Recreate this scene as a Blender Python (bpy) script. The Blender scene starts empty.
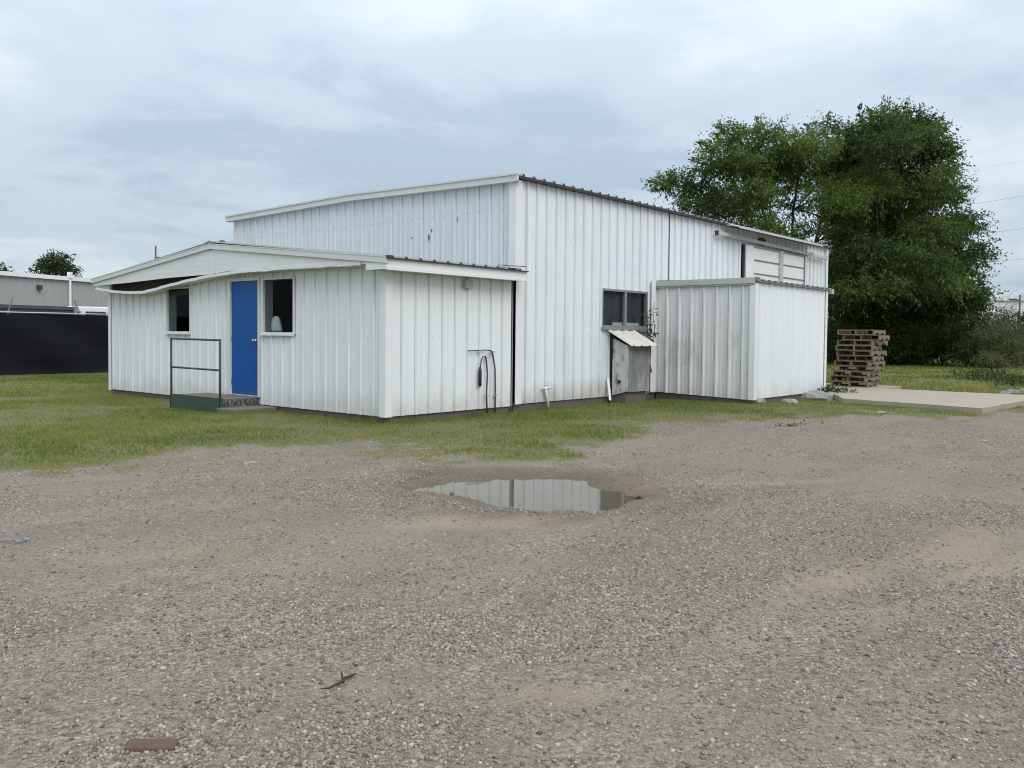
import bpy, math, random
import numpy as np
from mathutils import Vector, Matrix
random.seed(7); RNG = np.random.default_rng(11)
sc = bpy.context.scene
COL = sc.collection
R = math.radians
SUN_DIR = Vector((-0.24, -0.72, 0.70)).normalized()

# ------------------------------------------------------------------ camera
F, PITCH, ROLL, YAW, CY = 864.04, 0.0344, -0.0097, 0.7024, 364.79
CAM = np.array([-9.017, -10.220, 1.403])
FW = np.array([math.cos(YAW)*math.cos(PITCH), math.sin(YAW)*math.cos(PITCH), -math.sin(PITCH)])
_rt = np.array([math.sin(YAW), -math.cos(YAW), 0.0]); _up = np.cross(_rt, FW)
RT = _rt*math.cos(ROLL) - _up*math.sin(ROLL); UP = _up*math.cos(ROLL) + _rt*math.sin(ROLL)
cd = bpy.data.cameras.new('camera'); cam = bpy.data.objects.new('camera', cd); COL.objects.link(cam)
cam.matrix_world = Matrix(((RT[0], UP[0], -FW[0], CAM[0]), (RT[1], UP[1], -FW[1], CAM[1]), (RT[2], UP[2], -FW[2], CAM[2]), (0, 0, 0, 1)))
cd.sensor_width = 36.0; cd.lens = F/1024*36.0; cd.shift_y = (CY-384)/1024.0
cd.clip_start = 0.05; cd.clip_end = 3000
sc.camera = cam

def ray(x, y): return FW + RT*(x-512)/F - UP*(y-CY)/F
def G(x, y, z=0.0):                       # where the line of sight of a measured point meets the level z
    d = ray(x, y); return CAM + d*((z-CAM[2])/d[2])
def D(x, y, dep): return CAM + ray(x, y)*dep

# ------------------------------------------------------------------ noise helpers
def _hash(i, j, s):
    n = (i.astype(np.int64)*374761393 + j.astype(np.int64)*668265263 + s*1274126177) & 0x7fffffff
    n = ((n ^ (n >> 13))*1274126177) & 0x7fffffff
    return ((n ^ (n >> 16)) & 0xffff)/65535.0
def vnoise(x, y, s=0):
    x = np.asarray(x, float); y = np.asarray(y, float)
    i = np.floor(x); j = np.floor(y); u = x-i; v = y-j; u = u*u*(3-2*u); v = v*v*(3-2*v)
    a = _hash(i, j, s); b = _hash(i+1, j, s); c = _hash(i, j+1, s); d = _hash(i+1, j+1, s)
    return (a*(1-u)+b*u)*(1-v) + (c*(1-u)+d*u)*v
def fbm(x, y, o=4, s=0):
    t = 0; a = .5; n = 0
    for k in range(o):
        t = t + a*vnoise(x, y, s+k); n += a; a *= .5; x = np.asarray(x)*2.03+7.1; y = np.asarray(y)*2.03+3.7
    return t/n
def sstep(a, b, x):
    t = np.clip((x-a)/(b-a), 0, 1); return t*t*(3-2*t)

# ------------------------------------------------------------------ mesh helpers
class MB:
    def __init__(s): s.v = []; s.f = []
    def add(s, vs, fs):
        n = len(s.v); s.v += [tuple(map(float, p)) for p in vs]; s.f += [tuple(i+n for i in f) for f in fs]; return s
    def box(s, x0, x1, y0, y1, z0, z1):
        return s.add([(x0,y0,z0),(x1,y0,z0),(x1,y1,z0),(x0,y1,z0),(x0,y0,z1),(x1,y0,z1),(x1,y1,z1),(x0,y1,z1)],
                     [(0,3,2,1),(4,5,6,7),(0,1,5,4),(1,2,6,5),(2,3,7,6),(3,0,4,7)])
    def obox(s, c, ax, ay, az, hx, hy, hz):
        c = np.array(c, float); ax, ay, az = [np.array(a, float) for a in (ax, ay, az)]
        vs = [c+ax*sx*hx+ay*sy*hy+az*sz*hz for sz in (-1,1) for (sx,sy) in ((-1,-1),(1,-1),(1,1),(-1,1))]
        return s.add(vs, [(0,3,2,1),(4,5,6,7),(0,1,5,4),(1,2,6,5),(2,3,7,6),(3,0,4,7)])
    def bar(s, p, q, w, h=None, up=(0,0,1)):
        p = np.array(p, float); q = np.array(q, float); h = h or w
        d = q-p; L = np.linalg.norm(d); d = d/L; a = np.cross(d, up)
        if np.linalg.norm(a) < 1e-4: a = np.cross(d, (1,0,0))
        a = a/np.linalg.norm(a); b = np.cross(a, d)
        return s.obox((p+q)/2, d, a, b, L/2, w/2, h/2)
    def tube(s, pts, rads, n=8, cap=True):
        pts = [np.array(p, float) for p in pts]
        if not hasattr(rads, '__len__'): rads = [rads]*len(pts)
        ref = None; base = len(s.v); vs = []; fs = []
        for k, p in enumerate(pts):
            d = pts[min(k+1, len(pts)-1)] - pts[max(k-1, 0)]; d = d/(np.linalg.norm(d)+1e-9)
            if ref is None: ref = np.cross(d, (0,0,1) if abs(d[2]) < .9 else (1,0,0))
            a = ref - d*(ref@d); a = a/(np.linalg.norm(a)+1e-9); ref = a; b = np.cross(d, a)
            for i in range(n):
                t = 2*math.pi*i/n; vs.append(p + (a*math.cos(t)+b*math.sin(t))*rads[k])
        for k in range(len(pts)-1):
            for i in range(n):
                j = (i+1) % n; fs.append((k*n+i, k*n+j, (k+1)*n+j, (k+1)*n+i))
        if cap: fs += [tuple(range(n))[::-1], tuple((len(pts)-1)*n+i for i in range(n))]
        return s.add(vs, fs)
    def prism(s, poly, d):                # polygon (3-D points) pushed along d
        n = len(poly); a = [np.array(p, float) for p in poly]; b = [p+np.array(d, float) for p in a]
        fs = [tuple(range(n))[::-1], tuple(range(n, 2*n))] + [(i, (i+1) % n, (i+1) % n+n, i+n) for i in range(n)]
        return s.add(a+b, fs)

def mesh_from(name, v, f, m, smooth=False):
    me = bpy.data.meshes.new(name); me.from_pydata(v, [], f); me.update()
    if m: me.materials.append(m)
    if smooth: me.polygons.foreach_set('use_smooth', [True]*len(me.polygons))
    return me
def mesh_np(name, V, Fq, m, attrs=None, smooth=False):   # big numpy meshes, all faces with the same corner count
    me = bpy.data.meshes.new(name); nv = len(V); nf, k = Fq.shape
    me.vertices.add(nv); me.vertices.foreach_set('co', np.ascontiguousarray(V, np.float32).ravel())
    me.loops.add(nf*k); me.loops.foreach_set('vertex_index', np.ascontiguousarray(Fq, np.int32).ravel())
    me.polygons.add(nf); me.polygons.foreach_set('loop_start', np.arange(0, nf*k, k, dtype=np.int32))
    me.polygons.foreach_set('loop_total', np.full(nf, k, np.int32))
    me.update(calc_edges=True); me.materials.append(m)
    if smooth: me.polygons.foreach_set('use_smooth', np.ones(nf, bool))
    for an, av in (attrs or {}).items():
        at = me.attributes.new(an, 'FLOAT', 'POINT'); at.data.foreach_set('value', np.ascontiguousarray(av, np.float32))
    return me
def link(name, me, parent=None, loc=(0,0,0)):
    o = bpy.data.objects.new(name, me); COL.objects.link(o); o.location = loc
    if parent: o.parent = parent
    return o
def root(name, label, cat, loc, group=None):
    o = bpy.data.objects.new(name, None); COL.objects.link(o); o.location = loc; o.empty_display_size = .2
    o['label'] = label; o['category'] = cat
    if group: o['group'] = group
    return o
def wloc(o):
    p = Vector((0,0,0))
    while o: p = p+o.location; o = o.parent
    return p
def part(name, mb, m, parent, smooth=False, label=None, bevel=0):
    L = wloc(parent); vs = [(x-L.x, y-L.y, z-L.z) for x, y, z in mb.v]
    o = link(name, mesh_from(name, vs, mb.f, m, smooth), parent)
    if label: o['label'] = label
    if bevel:
        b = o.modifiers.new('bevel', 'BEVEL'); b.width = bevel; b.segments = 2; b.limit_method = 'ANGLE'
    return o
def solo(name, mb, m, label, cat, loc, group=None, smooth=False):
    vs = [(x-loc[0], y-loc[1], z-loc[2]) for x, y, z in mb.v]
    o = link(name, mesh_from(name, vs, mb.f, m, smooth), None, loc)
    o['label'] = label; o['category'] = cat
    if group: o['group'] = group
    return o
def struct(o, kind='structure', label=None, cat=None):
    o['kind'] = kind
    if label: o['label'] = label
    if cat: o['category'] = cat
    return o
def copy_tree(o, parent=None):
    c = o.copy(); COL.objects.link(c); c.parent = parent
    for ch in list(o.children): copy_tree(ch, c)
    return c

# ------------------------------------------------------------------ materials
class NT:
    def __init__(s, name):
        s.m = bpy.data.materials.new(name); s.m.use_nodes = True; s.t = s.m.node_tree; s.t.nodes.clear()
        s.out = s.n('ShaderNodeOutputMaterial'); s.geo = None
    def n(s, typ, **kw):
        nd = s.t.nodes.new(typ)
        for k, v in kw.items(): setattr(nd, k, v)
        return nd
    def l(s, a, b): s.t.links.new(a, b)
    def obj(s): return s.n('ShaderNodeTexCoord').outputs['Object']
    def mapped(s, scale=(1,1,1), loc=(0,0,0)):
        mp = s.n('ShaderNodeMapping'); mp.inputs['Scale'].default_value = scale; mp.inputs['Location'].default_value = loc
        s.l(s.obj(), mp.inputs['Vector']); return mp.outputs[0]
    def noise(s, vec, scale, detail=4, rough=.55):
        nd = s.n('ShaderNodeTexNoise'); nd.inputs['Scale'].default_value = scale; nd.inputs['Detail'].default_value = detail
        nd.inputs['Roughness'].default_value = rough; s.l(vec, nd.inputs['Vector']); return nd.outputs['Fac']
    def vor(s, vec, scale, out='Color'):
        nd = s.n('ShaderNodeTexVoronoi'); nd.inputs['Scale'].default_value = scale; s.l(vec, nd.inputs['Vector']); return nd.outputs[out]
    def ramp(s, fac, stops):
        nd = s.n('ShaderNodeValToRGB'); e = nd.color_ramp.elements
        while len(e) < len(stops): e.new(.5)
        for el, (p, c) in zip(e, stops):
            el.position = p; el.color = (c, c, c, 1) if not hasattr(c, '__len__') else (*c, 1)
        s.l(fac, nd.inputs['Fac']); return nd.outputs['Color']
    def math(s, op, a, b=None, clamp=False):
        nd = s.n('ShaderNodeMath', operation=op, use_clamp=clamp)
        for i, x in enumerate((a, b)):
            if x is None: continue
            if isinstance(x, (int, float)): nd.inputs[i].default_value = x
            else: s.l(x, nd.inputs[i])
        return nd.outputs[0]
    def mix(s, fac, a, b, mode='MIX'):
        nd = s.n('ShaderNodeMix', data_type='RGBA', blend_type=mode)
        for i, x in ((0, fac), (6, a), (7, b)):
            if hasattr(x, 'is_output') or hasattr(x, 'links'): s.l(x, nd.inputs[i])
            elif hasattr(x, '__len__'): nd.inputs[i].default_value = (*x, 1) if len(x) == 3 else x
            else: nd.inputs[i].default_value = x if i == 0 else (x, x, x, 1)
        return nd.outputs[2]
    def attr(s, name):
        nd = s.n('ShaderNodeAttribute', attribute_name=name); return nd.outputs['Fac']
    def sep(s, vec):
        nd = s.n('ShaderNodeSeparateXYZ'); s.l(vec, nd.inputs[0]); return nd.outputs
    def bump(s, h, strength=.3, dist=.01, prev=None):
        nd = s.n('ShaderNodeBump'); nd.inputs['Strength'].default_value = strength; nd.inputs['Distance'].default_value = dist
        s.l(h, nd.inputs['Height'])
        if prev: s.l(prev, nd.inputs['Normal'])
        return nd.outputs[0]
    def bsdf(s, col, rough=.6, metal=0, normal=None, spec=.5, **kw):
        b = s.n('ShaderNodeBsdfPrincipled')
        for k, x in (('Base Color', col), ('Roughness', rough), ('Metallic', metal), ('Specular IOR Level', spec)):
            if hasattr(x, 'links'): s.l(x, b.inputs[k])
            elif hasattr(x, '__len__'): b.inputs[k].default_value = (*x, 1)
            else: b.inputs[k].default_value = x if k != 'Base Color' else (x, x, x, 1)
        for k, x in kw.items(): b.inputs[k].default_value = x
        if normal: s.l(normal, b.inputs['Normal'])
        s.l(b.outputs[0], s.out.inputs['Surface']); return b

def plain(name, c, rough=.6, metal=0, var=.12, scale=6, bump=0, spec=.5):
    t = NT(name); v = t.obj(); n = t.noise(v, scale, 5)
    col = t.mix(n, tuple(x*(1-var) for x in c), tuple(min(1, x*(1+var)) for x in c))
    nm = t.bump(t.noise(v, scale*8, 3), bump, .004) if bump else None
    t.bsdf(col, rough, metal, nm, spec); return t.m

def painted_metal(name, base, dirt=.5, splash=.5, smudge=0, rust=.3, along='y', rough=.42, zlow=.05, sheet=.04):
    """Ribbed wall sheet: white paint, per-sheet tone, vertical run-off streaks, mud at the foot, rust specks."""
    t = NT(name); v = t.obj(); x, y, z = t.sep(v)
    s = x if along == 'x' else y
    st = t.math('FLOOR', t.math('DIVIDE', s, .9144)); wn = t.n('ShaderNodeTexWhiteNoise', noise_dimensions='1D'); t.l(st, wn.inputs['W'])
    tone = t.math('ADD', t.math('MULTIPLY', wn.outputs['Value'], sheet), 1-sheet)
    col = t.mix(1.0, base, t.mix(1.0, (1,1,1), tone, 'MULTIPLY'), 'MULTIPLY')
    streak = t.ramp(t.noise(t.mapped((9, 9, .35)), 1.0, 5, .6), [(.42, 0), (.72, 1)])
    col = t.mix(t.math('MULTIPLY', streak, .34*dirt), col, (.42, .40, .36))
    blot = t.ramp(t.noise(t.mapped((.9, .9, .7), (3, 1, 2)), 1.0, 5, .6), [(.45, 0), (.75, 1)])
    col = t.mix(t.math('MULTIPLY', blot, .32*dirt), col, (.50, .50, .47))
    zz = t.math('ADD', z, t.math('MULTIPLY', t.noise(t.mapped((3, 3, 1.2)), 1.0, 5), -.75))
    foot = t.ramp(t.math('ADD', zz, .5-zlow), [(.18, 1), (.52, 0)])
    col = t.mix(t.math('MULTIPLY', foot, .7*splash), col, (.40, .33, .25))
    if smudge:
        sm = t.ramp(t.noise(t.mapped((1.6, 1.6, .9), (5, 2, .7)), 1.0, 5, .65), [(.5, 0), (.68, 1)])
        band = t.math('MULTIPLY', t.ramp(z, [(.35, 0), (.7, 1)]), t.ramp(t.math('MULTIPLY', z, .5), [(.62, 1), (.85, 0)]))
        col = t.mix(t.math('MULTIPLY', t.math('MULTIPLY', sm, band), smudge), col, (.25, .23, .21))
    rn = t.noise(t.mapped((14, 14, 6)), 1.0, 2); rs = t.ramp(rn, [(.70, 0), (.76, 1)])
    col = t.mix(t.math('MULTIPLY', rs, rust), col, (.20, .12, .07))
    # rows of sheet screws
    fs = t.math('ABSOLUTE', t.math('SUBTRACT', t.math('FRACT', t.math('DIVIDE', s, .1524)), .5)); fz = t.math('ABSOLUTE', t.math('SUBTRACT', t.math('FRACT', t.math('DIVIDE', t.math('ADD', z, -.17), 1.18)), .0))
    sc_ = t.math('MULTIPLY', t.math('LESS_THAN', fs, .06), t.math('LESS_THAN', fz, .014)); col = t.mix(t.math('MULTIPLY', sc_, .45), col, (.24, .21, .18))
    nm = t.bump(t.noise(t.mapped((1.3, 1.3, .8)), 1.0, 2), .35, .04)
    t.bsdf(col, rough, 0, nm, .35); return t.m

M = {}
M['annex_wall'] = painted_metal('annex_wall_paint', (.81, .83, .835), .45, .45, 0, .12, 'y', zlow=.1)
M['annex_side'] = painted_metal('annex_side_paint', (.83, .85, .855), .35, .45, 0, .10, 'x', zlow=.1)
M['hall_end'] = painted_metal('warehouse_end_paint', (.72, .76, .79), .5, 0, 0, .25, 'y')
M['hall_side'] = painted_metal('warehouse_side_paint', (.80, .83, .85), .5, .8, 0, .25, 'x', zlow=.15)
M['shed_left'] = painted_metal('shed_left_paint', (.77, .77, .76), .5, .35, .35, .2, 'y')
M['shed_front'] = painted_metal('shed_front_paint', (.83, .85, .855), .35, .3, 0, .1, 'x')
M['trim'] = plain('white_trim', (.78, .78, .77), .45, 0, .06, 3)
M['trim_grey'] = plain('weathered_trim', (.46, .46, .445), .5, 0, .12, 4)
M['rake'] = plain('rake_trim', (.66, .66, .64), .45, 0, .08, 3)
M['galv'] = plain('galvanised_sheet', (.30, .30, .30), .6, .3, .2, 5)
M['dark_galv'] = plain('dark_sheet_edge', (.055, .055, .06), .6, .2, .3, 9)
M['alu'] = plain('aluminium_frame', (.30, .31, .31), .45, .5, .1, 8)
M['rust'] = plain('rusted_steel', (.085, .048, .034), .9, .1, .5, 12, .4)
M['fascia'] = plain('gable_siding', (.74, .75, .74), .5, 0, .07, 2.5)
M['blue'] = plain('blue_door_paint', (.003, .082, .33), .42, 0, .22, 1.6, .12, .3)
M['brass'] = plain('door_knob_metal', (.55, .55, .52), .25, .9, .1, 20)
M['green'] = plain('green_paint', (.040, .070, .045), .6, 0, .3, 8)
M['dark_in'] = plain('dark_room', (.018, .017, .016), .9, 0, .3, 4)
M['soffit_in'] = plain('bare_soffit_timber', (.10, .075, .05), .85, 0, .35, 7)
M['awning'] = plain('dirty_cream_sheet', (.60,.57,.50), .55, 0, .22, 7)
M['old_step'] = plain('dark_old_concrete', (.16,.14,.115), .95, 0, .35, 12, .5)
M['scuff'] = plain('scuffed_blue_paint', (.012,.065,.22), .7, 0, .4, 14)
M['hose'] = plain('dark_conduit', (.07,.072,.075), .5, .2, .2, 9)
M['cavity'] = plain('dark_cavity_timber', (.045,.034,.025), .9, 0, .4, 6)
M['found'] = plain('foundation_block', (.13, .11, .09), .9, 0, .35, 6, .5)
M['pipe_grey'] = plain('grey_conduit', (.22, .23, .23), .5, .3, .15, 9)
M['black'] = plain('black_rubber', (.02, .02, .022), .5, 0, .2, 9)
M['pvc'] = plain('white_plastic', (.72, .71, .66), .45, 0, .1, 9)
M['bag'] = plain('pale_plastic_bag', (.74, .73, .70), .5, 0, .06, 9)
M['curtain'] = plain('grey_curtain', (.075, .085, .09), .9, 0, .3, 9)
M['bark'] = plain('tree_bark', (.040, .034, .027), .95, 0, .4, 5, .8)
M['brick'] = plain('red_brick', (.115, .070, .052), .95, 0, .25, 30, .6)
M['stick'] = plain('dry_stick', (.045, .034, .024), .9, 0, .4, 20)
M['white_scrap'] = plain('white_scrap', (.26, .255, .24), .9, 0, .25, 12)
M['rubble'] = plain('broken_concrete', (.30, .285, .25), .95, 0, .3, 12, .7)
M['blue_scrap'] = plain('pale_blue_plastic', (.20, .26, .30), .9, 0, .2, 12)
M['far_roof'] = plain('white_gutter', (.78, .79, .80), .45, 0, .05, 1)
M['van'] = plain('white_vehicle_paint', (.76, .77, .78), .3, 0, .04, 2)
M['van_glass'] = plain('vehicle_glass', (.03, .035, .04), .1, 0, .1, 2)
M['tyre'] = plain('tyre_rubber', (.02, .02, .02), .8, 0, .2, 6)
M['screen'] = None
M['steel'] = plain('galvanised_pipe', (.45, .46, .47), .4, .6, .1, 6)
M['wire'] = plain('overhead_cable', (.24, .25, .27), .6, 0, .1, 1)
M['far_white'] = plain('pale_far_cladding', (.62, .64, .66), .6, 0, .05, .3)
M['pole'] = plain('weathered_pole', (.16, .13, .10), .9, 0, .2, 4)
M['mud'] = plain('dark_mud', (.10, .083, .064), .9, 0, .3, 20, .5)

def m_far_wall():
    t = NT('grey_ribbed_cladding'); v = t.obj()
    n = t.noise(t.mapped((5, 5, .3)), 1, 4); t.bsdf(t.mix(n, (.31, .31, .30), (.41, .41, .395)), .6); return t.m
M['far_wall'] = m_far_wall()
def m_screen():
    t = NT('black_privacy_mesh'); n = t.noise(t.mapped((.5, .5, 3)), 1, 5)
    t.bsdf(t.mix(n, (.003, .0035, .006), (.010, .011, .016)), .7, 0, t.bump(t.noise(t.mapped((.8, .8, 5)), 1, 3), .3, .05), .15); return t.m
M['screen'] = m_screen()
def m_glass(nm='window_glass', ior=1.28):
    t = NT(nm); fr = t.n('ShaderNodeFresnel'); fr.inputs['IOR'].default_value = ior
    tr = t.n('ShaderNodeBsdfTransparent'); tr.inputs[0].default_value = (.75, .79, .78, 1)
    gl = t.n('ShaderNodeBsdfGlossy'); gl.inputs['Roughness'].default_value = .04; gl.inputs[0].default_value = (.85, .9, .95, 1)
    mx = t.n('ShaderNodeMixShader'); t.l(fr.outputs[0], mx.inputs[0]); t.l(tr.outputs[0], mx.inputs[1]); t.l(gl.outputs[0], mx.inputs[2])
    t.l(mx.outputs[0], t.out.inputs['Surface']); return t.m
M['glass'] = m_glass(); M['glass_thin'] = m_glass('clear_glass', 1.10)
def m_wood(name, a, b):
    t = NT(name); info = t.n('ShaderNodeObjectInfo')
    n = t.noise(t.mapped((6, 6, 30)), 1, 5, .6); c = t.mix(n, a, b)
    c = t.mix(t.math('MULTIPLY', info.outputs['Random'], .45), c, (.10, .09, .08))
    t.bsdf(c, .9, 0, t.bump(n, .4, .004)); return t.m
M['wood'] = m_wood('grey_pallet_wood', (.14, .105, .076), (.31, .245, .185))
M['wood_new'] = m_wood('brown_pallet_wood', (.16, .105, .070), (.33, .245, .17))
def m_ply():
    t = NT('weathered_plywood'); n = t.noise(t.mapped((3, 3, 1.2)), 1, 6, .65); n2 = t.noise(t.mapped((7, 7, .8), (1, 2, 0)), 1, 4)
    c = t.ramp(n, [(.3, (.13, .125, .125)), (.55, (.27, .26, .255)), (.75, (.46, .45, .44))])
    t.bsdf(t.mix(t.ramp(n2, [(.45, 0), (.7, .5)]), c, (.14, .135, .135)), .9, 0, t.bump(n, .3, .01)); return t.m
M['ply'] = m_ply()
def m_leaf(name, dark, light, trans=.35, midc=None):
    t = NT(name); at = t.attr('tone'); n = t.noise(t.obj(), .55, 3)
    f = t.math('ADD', t.math('MULTIPLY', at, .6), t.math('MULTIPLY', n, .4))
    c = t.ramp(f, [(.2, dark), (.75, light)] if midc is None else [(.15, dark), (.5, midc), (.9, light)])
    d = t.n('ShaderNodeBsdfPrincipled'); t.l(c, d.inputs['Base Color']); d.inputs['Roughness'].default_value = .55; d.inputs['Specular IOR Level'].default_value = .3
    tl = t.n('ShaderNodeBsdfTranslucent'); t.l(t.mix(1, c, (1.1, 1.25, .6), 'MULTIPLY'), tl.inputs[0])
    mx = t.n('ShaderNodeMixShader'); mx.inputs[0].default_value = trans
    t.l(d.outputs[0], mx.inputs[1]); t.l(tl.outputs[0], mx.inputs[2]); t.l(mx.outputs[0], t.out.inputs['Surface']); return t.m
M['leaf_l'] = m_leaf('leaves_mid_green', (.030, .058, .012), (.135, .185, .042), .42)
M['leaf_r'] = m_leaf('leaves_deep_green', (.015, .034, .009), (.105, .148, .032), .34)
M['leaf_far'] = m_leaf('leaves_far', (.030, .050, .022), (.070, .100, .040))
M['leaf_scrub'] = m_leaf('leaves_olive', (.055, .068, .025), (.13, .14, .060))
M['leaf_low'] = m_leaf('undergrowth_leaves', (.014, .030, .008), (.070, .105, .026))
M['grass_blade'] = m_leaf('grass_blades', (.068, .118, .018), (.37, .31, .12), .35, (.165, .195, .036))
M['vine'] = m_leaf('vine_leaves', (.035, .050, .025), (.09, .11, .05))
M['dead_leaf'] = m_leaf('dead_leaves', (.09, .055, .035), (.19, .125, .075), .1)

def m_ground():
    t = NT('yard_ground'); v = t.obj()
    g = t.attr('grass'); sd = t.attr('sand'); wt = t.attr('wet'); st = t.attr('stony')
    # gravel: packed chips over brown fines
    v1 = t.vor(v, 62); v2 = t.vor(v, 115); v3 = t.vor(v, 30)
    c1 = t.ramp(t.sep(v1)[0], [(0, (.085, .071, .058)), (.4, (.21, .178, .147)), (.75, (.345, .30, .252)), (1, (.52, .47, .405))])
    c2 = t.ramp(t.sep(v2)[0], [(0, (.095, .077, .060)), (.5, (.20, .165, .130)), (1, (.42, .365, .30))])
    big = t.noise(v, .55, 6, .62); mid = t.noise(v, 2.6, 5, .6)
    stony = t.math('MULTIPLY', t.ramp(mid, [(.36, .15), (.62, 1)]), st, True)
    chips = t.mix(stony, c2, c1)
    fines = t.mix(t.noise(v, 26, 5, .7), (.175, .140, .106), (.29, .238, .183))
    gravel = t.mix(t.ramp(big, [(.40, .10), (.64, .62)]), chips, fines)
    gravel = t.mix(.25, gravel, t.mix(t.noise(v, 9, 5, .65), (.165, .136, .107), (.29, .244, .196)))
    sandc = t.mix(t.noise(v, 14, 5, .7), (.26, .205, .14), (.40, .33, .24))
    s2 = t.ramp(t.math('ADD', t.math('MULTIPLY', sd, .62), t.math('MULTIPLY', t.noise(v, 4, 6, .7), .75)), [(.52, 0), (.95, 1)])
    gravel = t.mix(t.math('MULTIPLY', s2, .72), gravel, sandc)
    band = t.noise(t.mapped((.55, 1.5, 1), (4, 2, 0)), 1.0, 5, .6)
    gravel = t.mix(t.ramp(band, [(.42, 0), (.66, .45)]), gravel, t.mix(1, gravel, (.70, .64, .57), 'MULTIPLY'))
    gravel = t.mix(wt, gravel, t.mix(1, gravel, (.50, .43, .34), 'MULTIPLY'))
    # lawn soil and thatch under the blades
    ln = t.noise(v, 1.1, 5, .6); lf = t.noise(v, 34, 4, .7)
    lawn = t.mix(lf, t.mix(ln, (.060, .078, .020), (.12, .108, .045)), t.mix(ln, (.125, .150, .042), (.28, .235, .125)))
    gm = t.ramp(t.math('ADD', g, t.math('MULTIPLY', t.math('SUBTRACT', t.noise(v, 7, 6, .7), .5), .9)), [(.38, 0), (.58, 1)])
    col = t.mix(gm, gravel, lawn)
    h = t.math('ADD', t.math('MULTIPLY', t.vor(v, 62, 'Distance'), -1.0), t.math('MULTIPLY', t.vor(v, 115, 'Distance'), -.5))
    h = t.math('ADD', h, t.math('MULTIPLY', t.noise(v, 12, 5), 1.2))
    rough = t.math('SUBTRACT', .92, t.math('MULTIPLY', wt, .45))
    t.bsdf(col, rough, 0, t.bump(h, .8, .012), .3); return t.m
M['ground'] = m_ground()
def m_stone():
    t = NT('gravel_chips'); a = t.attr('tone'); v = t.obj()
    c = t.ramp(a, [(0, (.10, .086, .073)), (.3, (.205, .175, .147)), (.6, (.31, .270, .228)), (.85, (.40, .35, .295)), (1, (.50, .455, .39))])
    c = t.mix(t.noise(v, 130, 3), t.mix(1, c, .82, 'MULTIPLY'), c)
    t.bsdf(c, .88, 0, None, .3); return t.m
M['stone'] = m_stone()
def m_slab():
    t = NT('old_concrete'); v = t.obj()
    n = t.noise(v, 1.2, 6, .65); f = t.noise(v, 22, 5, .7)
    c = t.mix(n, (.30, .242, .185), (.46, .382, .298)); c = t.mix(t.math('MULTIPLY', f, .5), c, (.26, .225, .18))
    t.bsdf(c, .9, 0, t.bump(f, .3, .006)); return t.m
M['slab'] = m_slab()
def m_plyw():
    t = NT('stained_white_board'); n = t.noise(t.mapped((4, 4, 2)), 1, 6, .7)
    t.bsdf(t.ramp(n, [(.36, (.10, .095, .09)), (.48, (.52, .52, .51)), (.7, (.68, .68, .67))]), .7, 0, t.bump(n, .2, .01)); return t.m
M['ply_white'] = m_plyw()
def m_aggregate():
    t = NT('exposed_aggregate'); v = t.obj(); c = t.ramp(t.sep(t.vor(v, 45))[0], [(0, (.035, .03, .028)), (.6, (.10, .09, .08)), (1, (.32, .29, .25))])
    t.bsdf(c, .9, 0, t.bump(t.vor(v, 45, 'Distance'), .6, .01)); return t.m
M['aggregate'] = m_aggregate()
def m_water():
    t = NT('muddy_water'); v = t.obj(); n = t.noise(v, 3, 4)
    t.bsdf(t.mix(n, (.095, .080, .056), (.15, .128, .092)), .03, 0, t.bump(t.noise(v, 5, 2), .02, .02), .5, IOR=1.30); return t.m
M['water'] = m_water()

# ------------------------------------------------------------------ world and sun
w = bpy.data.worlds.new('World'); sc.world = w; w.use_nodes = True; nt = w.node_tree; nt.nodes.clear()
def wn(typ, **kw):
    nd = nt.nodes.new(typ)
    for k, v in kw.items(): setattr(nd, k, v)
    return nd
L = nt.links.new
wo = wn('ShaderNodeOutputWorld'); bg = wn('ShaderNodeBackground'); L(bg.outputs[0], wo.inputs[0])
sky = wn('ShaderNodeTexSky', sky_type='NISHITA'); sky.sun_disc = False
sky.sun_elevation = math.asin(SUN_DIR.z); sky.sun_rotation = math.atan2(SUN_DIR.x, SUN_DIR.y); sky.dust_density = 2.0
tc = wn('ShaderNodeTexCoord'); sep = wn('ShaderNodeSeparateXYZ'); L(tc.outputs['Generated'], sep.inputs[0])
def wm(op, a, b=None, clamp=False):
    nd = wn('ShaderNodeMath', operation=op, use_clamp=clamp)
    for i, x in enumerate((a, b)):
        if x is None: continue
        if isinstance(x, (int, float)): nd.inputs[i].default_value = x
        else: L(x, nd.inputs[i])
    return nd.outputs[0]
zc = wm('MAXIMUM', sep.outputs[2], 0.0); den = wm('ADD', zc, .16)
comb = wn('ShaderNodeCombineXYZ'); L(wm('DIVIDE', sep.outputs[0], den), comb.inputs[0]); L(wm('DIVIDE', sep.outputs[1], den), comb.inputs[1])
def wnoise(scale, detail, rough, loc, dist=0.0):
    mp = wn('ShaderNodeMapping'); mp.inputs['Location'].default_value = loc; L(comb.outputs[0], mp.inputs[0])
    nd = wn('ShaderNodeTexNoise'); nd.inputs['Scale'].default_value = scale; nd.inputs['Detail'].default_value = detail
    nd.inputs['Roughness'].default_value = rough; nd.inputs['Distortion'].default_value = dist; L(mp.outputs[0], nd.inputs['Vector']); return nd.outputs['Fac']
def wramp(fac, stops):
    nd = wn('ShaderNodeValToRGB'); e = nd.color_ramp.elements; nd.color_ramp.interpolation = 'EASE'
    while len(e) < len(stops): e.new(.5)
    for el, (p, c) in zip(e, stops): el.position = p; el.color = (*c, 1)
    L(fac, nd.inputs[0]); return nd.outputs[0]
n1 = wnoise(.46, 6, .5, (3.1, 5.6, 0), .35); n2 = wnoise(1.9, 7, .58, (7.7, 1.2, 3), .25)
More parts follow.
